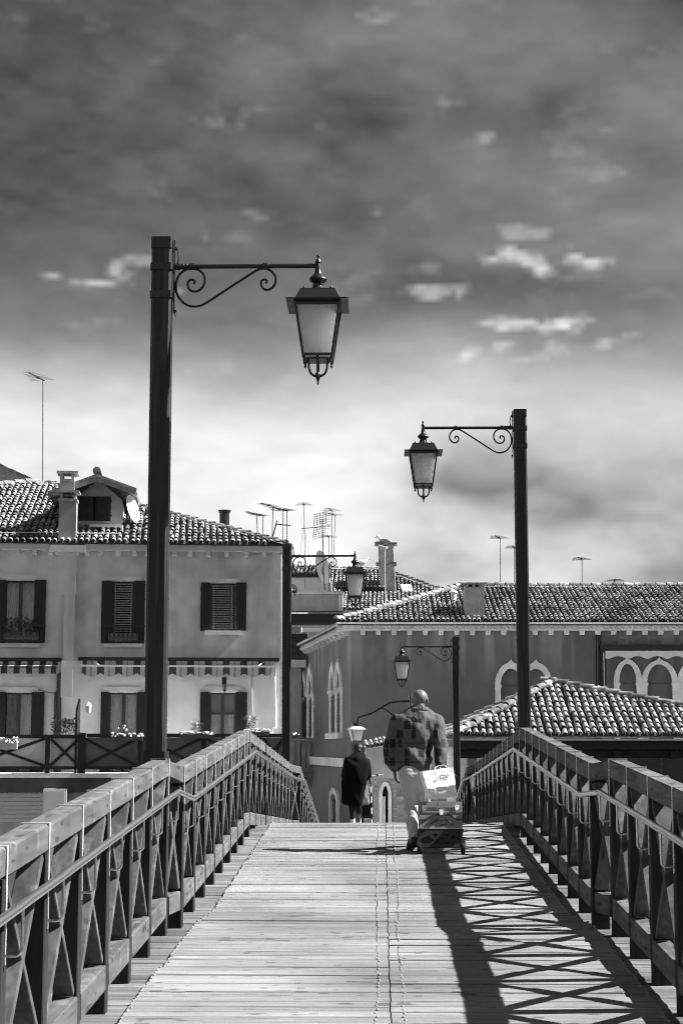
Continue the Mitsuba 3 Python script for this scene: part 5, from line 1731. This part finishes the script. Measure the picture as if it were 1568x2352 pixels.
# face on the far side, turned a little to the right: brow, nose, chin, ears
fd = unit([.35, 1, -.10])
hc = mp(.022, .035, 1.60)
fs_ = np.array([fd[1], -fd[0], 0])
headp += [limb((hc + fd * .085 + (0, 0, .012), .012, (1, 1, 1), 1), (hc + fd * .112 + (0, 0, -.03), .014, (1, 1, 1), 1)),
          limb((hc + fd * .066 + (0, 0, -.085), .030), (hc + fd * .05 + (0, 0, -.07), .035)),
          m3.Manifold.hull_points(np.vstack([sph(hc + fd * .08 + fs_ * a + (0, 0, .022), .014, n=1) for a in (-.04, .04)]))]
for s_ in (-1, 1):
    e = hc + fs_ * s_ * .089 + fd * -.006 + (0, 0, -.008)
    headp.append(m3.Manifold.hull_points(np.vstack([sph(e + (0, 0, .020), .012, (.5, 1, 1.2), 1), sph(e + (0, 0, -.022) + fd * .008, .009, (.6, 1, 1), 1), sph(e + fd * -.016 + (0, 0, .012), .010, (.6, 1, 1), 1)])))
LS, LE_, LW = mp(-.195, .02, 1.375), mp(-.315, .015, 1.075), mp(-.262, .10, .845)
RS, RE_, RW_ = mp(.165, .02, 1.375), mp(.238, -.03, 1.10), mp(.222, -.10, .885)
torso_in = [limb((mp(-.10, 0, .88), .09), (mp(-.06, .02, 1.12), .09), (mp(-.01, .02, 1.36), .08)), limb((LS, .05), (mp(0, 0, 1.38), .08), (RS, .05))]
arms_in = [limb((LS, .045), (LE_, .036), (LW, .026)), limb((RS, .045), (RE_, .036), (RW_, .026))]
legs_in = [limb((mp(-.10, 0, .86), .085), (mp(-.078, .135, .48), .055), (mp(-.055, -.08, .14), .042)), limb((mp(.03, .02, .86), .085), (mp(.045, .20, .50), .055), (mp(.03, .40, .13), .042))]
body = skin_over(headp + torso_in + arms_in + legs_in, .016, 5)
add(man + '__body', body, 'm_skin', smooth=True)
hl = hand(LW + (.0, .0, 0), (.12, .25, -1), (-1, .1, 0), -1, 1.0, .8)
hr = hand(RW_, (.10, -.30, -1), (1, -.1, .0), 1, 1.0, 1.6)
add(man + '__hand', skin_over(hl, .006, 3), 'm_skin', smooth=True)
add(man + '__hand', skin_over(hr, .006, 3), 'm_skin', smooth=True)
eyes = cat([ball(hc + fd * .083 + fs_ * a + (0, 0, .004), .011, 2) for a in (-.033, .033)])
add(man + '__eye', eyes, 'm_white', smooth=True)
add(man + '__mouth', bar(hc + fd * .098 - fs_ * .022 + (0, 0, -.062), hc + fd * .098 + fs_ * .022 + (0, 0, -.062), .006, .007, c=.002), 'm_lettering')
gl = [tube(spline([hc + fs_ * .092 + fd * -.02 + (0, 0, .012), hc + fs_ * .088 + fd * .05 + (0, 0, .014), hc + fs_ * .07 + fd * .098 + (0, 0, .010)], 3), .003, 5), tube(spline([hc - fs_ * .092 + fd * -.02 + (0, 0, .012), hc - fs_ * .088 + fd * .05 + (0, 0, .014), hc - fs_ * .07 + fd * .098 + (0, 0, .010)], 3), .003, 5)]
for a in (-.036, .036):
    gl.append(tube([hc + fd * .106 + fs_ * (a + .026 * math.cos(t)) + (0, 0, .004 + .02 * math.sin(t)) for t in np.linspace(0, 2 * math.pi, 13)], .0025, 4))
add(man + '__glasses', cat(gl), 'm_iron')
jk = [m3.Manifold.hull_points(np.vstack([sph(mp(-.20, .0, .90), .085), sph(mp(.0, .0, .90), .118), sph(mp(-.18, .04, 1.10), .088), sph(mp(.04, .03, 1.10), .105), sph(mp(-.11, -.005, 1.02), .115)])),
      m3.Manifold.hull_points(np.vstack([sph(mp(-.18, .02, 1.08), .094), sph(mp(.045, .02, 1.08), .105), sph(mp(-.17, .01, 1.35), .10), sph(mp(.13, .01, 1.35), .10), sph(mp(-.03, -.04, 1.28), .12)])),
      m3.Manifold.hull_points(np.vstack([sph(mp(-.185, .015, 1.385), .070), sph(mp(.155, .015, 1.385), .070), sph(mp(.005, .01, 1.495), .066), sph(mp(.0, -.05, 1.36), .10)])),
      limb((LS + (-.02, 0, -.015), .090), (LS * .5 + LE_ * .5 + (-.012, 0, 0), .080), (LE_, .072), (LE_ * .45 + LW * .55 + (-.01, 0, 0), .074), (LW + (.0, -.005, .03), .050)),
      limb((RS + (.02, 0, -.015), .092), (RS * .5 + RE_ * .5 + (.012, 0, 0), .082), (RE_, .074), (RE_ * .45 + RW_ * .55 + (.01, 0, 0), .070), (RW_ + (0, 0, .035), .048)),
      limb((mp(-.03, .0, .98), .10), (mp(.07, .0, .95), .07))]
add(man + '__jacket', skin_over(jk, .014, 8, .017, (17, 17, 8), 3), 'm_jacket', smooth=True)
col = [mp(.012 + .083 * math.cos(t), .012 + .082 * math.sin(t), 1.500 + .014 * math.sin(t)) for t in np.linspace(0, 2 * math.pi, 19)]
add(man + '__collar', tube(col, .026, 8), 'm_jacket', smooth=True)
add(man + '__cuff', tube([LW + (.002, .0, .022), LW + (.0, .004, -.012)], .042, 10), 'm_cart_black', smooth=40)
add(man + '__cuff', tube([RW_ + (.002, .0, .026), RW_ + (.0, -.004, -.008)], .042, 10), 'm_cart_black', smooth=40)
tr = [m3.Manifold.hull_points(np.vstack([sph(mp(-.125, .02, .87), .10), sph(mp(.0, .02, .87), .10), sph(mp(-.105, -.02, .80), .118), sph(mp(.01, .01, .80), .112)])),
      limb((mp(-.105, -.008, .80), .112), (mp(-.088, .075, .62), .094), (mp(-.078, .135, .48), .078), (mp(-.066, .03, .30), .076), (mp(-.054, -.075, .150), .060)),
      limb((mp(.02, .02, .80), .112), (mp(.035, .12, .64), .094), (mp(.045, .21, .49), .078), (mp(.035, .33, .30), .072), (mp(.03, .40, .15), .060))]
add(man + '__trousers', skin_over(tr, .014, 8, .010, (13, 13, 22), 8), 'm_trousers', smooth=True)
for (hx, hy, hz, tx, ty, tz) in ((-.052, -.115, .095, -.098, .085, .030), (.03, .37, .06, .035, .60, .045)):
    sh = [m3.Manifold.hull_points(np.vstack([sph(mp(hx, hy, hz), .042), sph(mp(hx, hy + .03, hz + .055), .042), sph(mp((hx + tx) / 2, (hy + ty) / 2, hz + .01), .045)])),
          m3.Manifold.hull_points(np.vstack([sph(mp((hx + tx) / 2, (hy + ty) / 2, hz + .005), .047), sph(mp(tx, ty, tz), .036, (1.15, 1, .9))])), ]
    add(man + '__shoe', skin_over(sh, .012, 4), 'm_shoe', smooth=True)
    dz = hz - .050
    add(man + '__sole', m3.Manifold.hull_points(np.vstack([np.vstack([np.array(mp(hx, hy, z + max(0, dz))) + np.array([math.cos(t), math.sin(t), 0]) * .043 for t in np.linspace(0, 2 * math.pi, 9)] + [np.array(mp(tx, ty, z)) + np.array([math.cos(t), math.sin(t), 0]) * .043 for t in np.linspace(0, 2 * math.pi, 9)]) for z in (.001, .022)])), 'm_rubber')

# --- the cart with its toolbox
CY = 18.12
CG = at(1012.5, 1957, CY)
CG[2] = zd(CY) + .021
TILT = math.radians(15)
RT = np.array([[1, 0, 0], [0, math.cos(TILT), math.sin(TILT)], [0, -math.sin(TILT), math.cos(TILT)]])


def cart(m, lean=True):
    m = m.copy()
    m.vertices = (m.vertices - (0, 0, .06)) @ RT.T + (0, 0, .06) + CG if lean else m.vertices + CG
    return m


ct = thing('hand_cart', 'black folding hand cart carrying a grey toolbox, pulled by the bald man', 'hand cart')
for s_ in (-1, 1):
    w = lathe([(.055, -.02), (.062, -.012), (.062, .012), (.055, .02)], (0, 0, 0), 18)
    w.vertices = w.vertices[:, [2, 0, 1]] + (s_ * .228, 0, .062)
    wk = add(ct + '__wheel', cart(w, False), 'm_rubber', smooth=35)
    h = lathe([(.03, -.024), (.03, .024)], (0, 0, 0), 12)
    h.vertices = h.vertices[:, [2, 0, 1]] + (s_ * .228, 0, .062)
    add(wk + '__hub', cart(h, False), 'm_box_grey', smooth=35)
fr = [box(-.245, .245, -.035, -.012, .045, .075, .006)]
pf = sg.Polygon([(-.255, .06), (.255, .06), (.255, .12), (.215, .195), (.15, .235), (-.15, .235), (-.215, .195), (-.255, .12)])
for tri in ([(-.10, .205), (-.02, .205), (-.055, .15)], [(.02, .205), (.10, .205), (.055, .15)], [(-.215, .15), (-.125, .19), (-.065, .125), (-.135, .095), (-.215, .095)], [(.215, .15), (.125, .19), (.065, .125), (.135, .095), (.215, .095)],
            [(-.10, .09), (.10, .09), (.0, .175)]):
    pf = pf.difference(sg.Polygon(tri).buffer(-.004))
pm = extrude(pf, 0, .022)
pm.vertices = pm.vertices[:, [0, 2, 1]] * (1, -1, 1) + (0, -.02, 0)
pm.invert() if pm.volume < 0 else None
add(ct + '__base_frame', cart(pm), 'm_cart_black')
add(ct + '__back_plate', cart(box(-.225, .225, -.016, .0, .075, .232, .004)), 'm_cart_black')
add(ct + '__platform', cart(box(-.24, .24, -.03, .24, .236, .256, .006)), 'm_cart_black')
add(ct + '__axle', cart(rod((-.225, 0, .062), (.225, 0, .062), .009, 8), False), 'm_steel')
for x in (-.155, -.125, .165):
    add(ct + '__handle_post', cart(rod((x, .22, .25), (x, .22, .86), .010, 8)), 'm_steel', smooth=40)
add(ct + '__handle', cart(tube(spline([(-.155, .22, .86), (-.15, .22, .90), (0, .22, .915), (.16, .22, .90), (.165, .22, .86)], 3), .013, 8)), 'm_cart_black', smooth=40)
tb = thing('toolbox', 'grey plastic toolbox with pale latches strapped on the hand cart', 'toolbox')
add(tb + '__lower_box', cart(box(-.228, .228, -.030, .20, .258, .425, .012)), 'm_box_grey')
add(tb + '__upper_box', cart(box(-.232, .232, -.036, .21, .427, .478, .010)), 'm_box_grey')
add(tb + '__lid', cart(cat(box(-.236, .236, -.044, .215, .480, .497, .006), box(-.222, -.045, -.038, .20, .4972, .545, .010), box(.05, .222, -.038, .20, .4972, .545, .010), box(-.022, .030, -.043, .16, .4972, .545, .006))), 'm_box_grey')
for (x, z) in ((-.172, .472), (.172, .472), (.008, .425)):
    add(tb + '__latch', cart(cat(box(x - .022, x + .022, -.062, -.0445, z - .012, z + .030, .004), box(x - .016, x + .016, -.070, -.048, z - .028, z - .0125, .004))), 'm_white')
for pts in ([(-.225, .352), (-.17, .352), (-.07, .408), (.085, .408), (.18, .352), (.225, .352)], [(-.12, .30), (-.03, .355), (.05, .355), (.13, .30)]):
    add(tb + '__rib', cart(cat([bar((a[0], -.034, a[1]), (b[0], -.034, b[1]), .016, .016, up=(0, 0, 1), c=.003) for a, b in zip(pts, pts[1:])])), 'm_box_dark')
add(tb + '__badge', cart(bar((-.05, -.032, .295), (.06, -.032, .295), .005, .022)), 'm_box_dark')
add(tb + '__edge_strip', cart(box(-.229, .229, -.040, -.0305, .256, .266, .003)), 'm_zinc')

# --- the paper bag on top
bg = thing('shopping_bag', 'crumpled white paper carrier bag with dark lettering, held above the toolbox', 'bag')
BO = CG + np.array([.0, .02, .0])
corner = {  # front face corners, measured on the bag: bottom left, bottom right, top right, top left
    'bl': (-.108, .562), 'br': (.165, .598), 'tr': (.142, .900), 'tl': (-.19, .852)}


def bag_pt(s, t, q):
    """s left to right, t bottom to top, q front to back, all 0..1."""
    b = np.array(corner['bl']) * (1 - s) + np.array(corner['br']) * s
    a = np.array(corner['tl']) * (1 - s) + np.array(corner['tr']) * s
    p = b * (1 - t) + a * t
    depth = .10 * (1 - .45 * t)
    y = -.07 + .02 * min(t, .38) + .26 * max(0.0, t - .38) + depth * q 
    x = p[0] - (.035 * q) * (1 - s)
    return np.array([x, y, p[1]])


def crumple(P):
    P = np.asarray(P, float)
    n = np.abs(meshkit.noise(P * np.array([11, 3, 12]), 5) - .5) + .5 * np.abs(meshkit.noise(P * np.array([23, 3, 26]) + 3, 9) - .5)
    t = np.clip((P[:, 2] - .60) / .25, 0, 1)
    P = P.copy()
    P[:, 1] += (n - .3) * .045 * (.25 + .75 * t)
    return P


def patch(fn, na, nb):
    v, f = [], []
    for i in range(na + 1):
        for j in range(nb + 1):
            v.append(fn(i / na, j / nb))
    for i in range(na):
        for j in range(nb):
            a = i * (nb + 1) + j
            f += [[a, a + nb + 1, a + nb + 2], [a, a + nb + 2, a + 1]]
    return mesh_of(crumple(v), f)


bagm = cat(patch(lambda a, b: bag_pt(a, b, 0), 26, 26), patch(lambda a, b: bag_pt(1 - a, b * .97, 1), 16, 16), patch(lambda a, b: bag_pt(0, b, 1 - a), 6, 20), patch(lambda a, b: bag_pt(1, b, a), 6, 20), patch(lambda a, b: bag_pt(a, 0, 1 - b), 12, 4))
bagm.merge_vertices(digits_vertex=5)
bagm.apply_translation(BO)
add(bg + '__paper', bagm, 'm_paper', smooth=28)
add(bg + '__handle', tube(spline([BO + bag_pt(.40, .99, 0), BO + bag_pt(.47, 1.08, .2), BO + bag_pt(.72, 1.10, .2), BO + bag_pt(.80, .99, 0)], 4), .006, 6), 'm_offwhite', smooth=True)


def on_bag(mesh, s0, t0, off=.004):
    """Lays flat lettering (in metres, x right, y up) on the front of the bag, following its crumples."""
    m = mesh.copy()
    m = m.subdivide().subdivide()
    o = []
    for x, y, z in m.vertices:
        s, t = s0 + x / .31, t0 + y / .30
        p = bag_pt(s, t, 0)
        o.append(p)
    o = crumple(o)
    o[:, 1] -= off + np.asarray(m.vertices)[:, 2]
    m.vertices = o + BO
    return m


add(bg + '__lettering', on_bag(meshkit.text_mesh('TISO', .030, .0012, bold=True), .50, .68), 'm_lettering')
add(bg + '__emblem', cat(on_bag(bar((0, 0, 0), (.075, .008, 0), .004, .0015, up=(0, 0, 1)), .50, .655), on_bag(bar((0, 0, 0), (.05, .03, 0), .007, .0015, up=(0, 0, 1)), .28, .56),
                         on_bag(extrude(sg.Point(0, 0).buffer(.014, 3), 0, .0012), .32, .62), on_bag(bar((0, 0, 0), (.035, .003, 0), .006, .0015, up=(0, 0, 1)), .62, .625)), 'm_box_grey')
add(bg + '__label_mark', on_bag(extrude(sg.box(-.006, -.006, .006, .006), 0, .0012), .56, .16), 'm_box_grey')

# --- the woman in black
WY = 30.2
WG = at(818, 1906, WY)
WG[2] = zd(WY) + .003
wp = lambda x, y, z: WG + np.array([x, y, z])
wo_ = thing('person_001', 'woman in a long black coat bending forward, seen from behind beyond the crest', 'person')
hd = [m3.Manifold.hull_points(np.vstack([sph(wp(.035, .27, 1.345), .088, (1, 1.1, 1.1), 2), sph(wp(.06, .33, 1.28), .05)])), limb((wp(.03, .22, 1.30), .05), (wp(.02, .12, 1.18), .06)),
      limb((wp(.075, .36, 1.34), .012, (1, 1, 1), 1), (wp(.08, .385, 1.31), .014, (1, 1, 1), 1))]
ls, le, lw = wp(-.15, .12, 1.15), wp(-.20, .12, .90), wp(-.10, .34, .86)
rs, re, rw = wp(.175, .12, 1.13), wp(.205, .12, .90), wp(.200, .34, .865)
bd = hd + [limb((wp(-.05, .02, .72), .08), (wp(-.01, .09, .95), .07), (wp(.01, .13, 1.13), .06)), limb((ls, .05), (wp(.01, .12, 1.14), .07), (rs, .05)), limb((ls, .04), (le, .032), (lw, .024)), limb((rs, .04), (re, .032), (rw, .024)),
           limb((wp(-.09, 0, .72), .08), (wp(-.075, .03, .42), .05), (wp(-.062, .0, .06), .036)), limb((wp(.02, .02, .72), .08), (wp(.035, .12, .42), .05), (wp(.045, .20, .06), .036))]
add(wo_ + '__body', skin_over(bd, .02, 5), 'm_skin', smooth=True)
for (w_, th) in ((lw, 1), (rw, -1)):
    add(wo_ + '__hand', skin_over(hand(w_, (.02, 1, -.15), (0, .2, 1), th, .9, 1.1), .007, 3), 'm_skin', smooth=True)
hr_ = [limb((wp(.03, .235, 1.365), .098, (1, 1, 1.02)), (wp(.03, .215, 1.30), .085)), m3.Manifold.hull_points(np.vstack([sph(wp(.03, .26, 1.39), .085), sph(wp(.03, .20, 1.33), .075)]))]
add(wo_ + '__hair', skin_over(hr_, .012, 4, .006, (40, 40, 14), 6), 'm_hair', smooth=True)
add(wo_ + '__bun', skin_over([limb((wp(.135, .20, 1.385), .034), (wp(.12, .21, 1.34), .036))], .010, 2, .008, (50, 50, 50), 2), 'm_grey_hair', smooth=True)
add(wo_ + '__eye', cat([ball(wp(.03 + a, .355 - abs(a) * .3, 1.355), .010, 1) for a in (.01, .065)]), 'm_white', smooth=True)
cm = [m3.Manifold.hull_points(np.vstack([sph(wp(-.185, -.01, .47), .075), sph(wp(.02, -.01, .44), .085), sph(wp(-.17, .06, .50), .07), sph(wp(.04, .10, .50), .07), sph(wp(-.16, .0, .80), .10), sph(wp(.09, .02, .80), .10)])),
      m3.Manifold.hull_points(np.vstack([sph(wp(-.155, .01, .78), .105), sph(wp(.085, .01, .78), .105), sph(wp(-.12, .06, 1.10), .11), sph(wp(.125, .06, 1.10), .11), sph(wp(-.02, .02, 1.02), .13)])),
      m3.Manifold.hull_points(np.vstack([sph(wp(-.125, .08, 1.15), .085), sph(wp(.145, .08, 1.13), .085), sph(wp(.025, .14, 1.24), .075), sph(wp(.02, .04, 1.16), .09)])),
      limb((ls, .075), (le, .068), (lw + (0, -.04, 0), .046)), limb((rs, .075), (re, .068), (rw + (0, -.04, 0), .046))]
add(wo_ + '__coat', skin_over(cm, .02, 8, .010, (9, 9, 5), 5), 'm_coat', smooth=True)
add(wo_ + '__collar', tube([wp(.03 + .10 * math.cos(t), .17 + .085 * math.sin(t), 1.245 + .02 * math.sin(t)) for t in np.linspace(0, 2 * math.pi, 17)], .036, 8), 'm_coat', smooth=True)
tg = [limb((wp(-.085, 0, .60), .075), (wp(-.075, .03, .42), .062), (wp(-.064, .0, .16), .045)), limb((wp(.02, .02, .60), .075), (wp(.035, .12, .42), .062), (wp(.045, .19, .16), .045))]
add(wo_ + '__leggings', skin_over(tg, .018, 5), 'm_tights', smooth=True)
for (x, y) in ((-.062, .0), (.045, .20)):
    add(wo_ + '__sock', tube([wp(x, y, .155), wp(x, y, .06)], .043, 10), 'm_white', smooth=40)
    add(wo_ + '__shoe', skin_over([limb((wp(x, y - .03, .045), .042), (wp(x, y + .17, .035), .033, (1.1, 1, .9)))], .014, 3), 'm_shoe', smooth=True)
pp = thing('paper_packet', 'white folded paper held out in the right hand of the woman in black', 'paper')
add(pp, cat(bar(wp(.165, .36, .892), wp(.345, .37, .880), .12, .028, c=.004)), 'm_white')
pp = thing('paper_packet_001', 'smaller white card with a dark end beside the folded paper of the woman', 'paper')
add(pp + '__card', bar(wp(.385, .42, .897), wp(.47, .42, .893), .10, .040, c=.004), 'm_white')
add(pp + '__dark_end', bar(wp(.338, .42, .899), wp(.3845, .42, .897), .095, .036, c=.004), 'm_iron')
tl = thing('shopping_trolley', 'dark two wheeled shopping trolley with a striped frame, pushed by the woman in black', 'shopping trolley')
tbm = [m3.Manifold.hull_points(np.vstack([sph(wp(x, y, z), r) for x, y, z, r in ((.13, .36, .20, .05), (.25, .36, .20, .05), (.13, .50, .20, .05), (.25, .50, .20, .05), (.14, .36, .52, .05), (.24, .36, .52, .05), (.14, .48, .52, .05), (.24, .48, .52, .05))]))]
add(tl + '__bag', skin_over(tbm, .025, 3, .012, (9, 9, 9), 4), 'm_tights', smooth=True)
for i, (z0_, z1_) in enumerate(((.02, .13), (.13, .22), (.22, .33), (.33, .42), (.42, .53), (.53, .60), (.60, .70))):
    fx = lambda z: (.262 - .02 * (z - .4), .30, z)
    add(tl + '__frame_tube', rod(wp(*fx(z0_ + .001)), wp(*fx(z1_ - .001)), .012, 8), 'm_white' if i % 2 == 0 else 'm_iron', smooth=40)
add(tl + '__handle', tube(spline([wp(.256, .30, .70), wp(.245, .32, .78), wp(.225, .36, .84), wp(.19, .38, .845)], 3), .012, 8), 'm_iron', smooth=40)
for x in (.10, .27):
    w = lathe([(.06, -.015), (.07, -.008), (.07, .008), (.06, .015)], (0, 0, 0), 14)
    w.vertices = w.vertices[:, [2, 0, 1]] + wp(x, .43, .072)
    add(tl + '__wheel', w, 'm_rubber', smooth=35)
pb_ = thing('plastic_bag', 'grey carrier bag hanging beside the coat of the woman', 'bag')
bgm = [m3.Manifold.hull_points(np.vstack([sph(wp(x, y, z), r) for x, y, z, r in ((.10, .22, .40, .03), (.20, .25, .42, .04), (.13, .22, .60, .025), (.19, .24, .62, .02), (.17, .24, .74, .012))]))]
add(pb_, skin_over(bgm, .015, 2, .014, (16, 16, 7), 7), 'm_box_grey', smooth=True)

print('entries', len(scene), 'labels', len(labels))
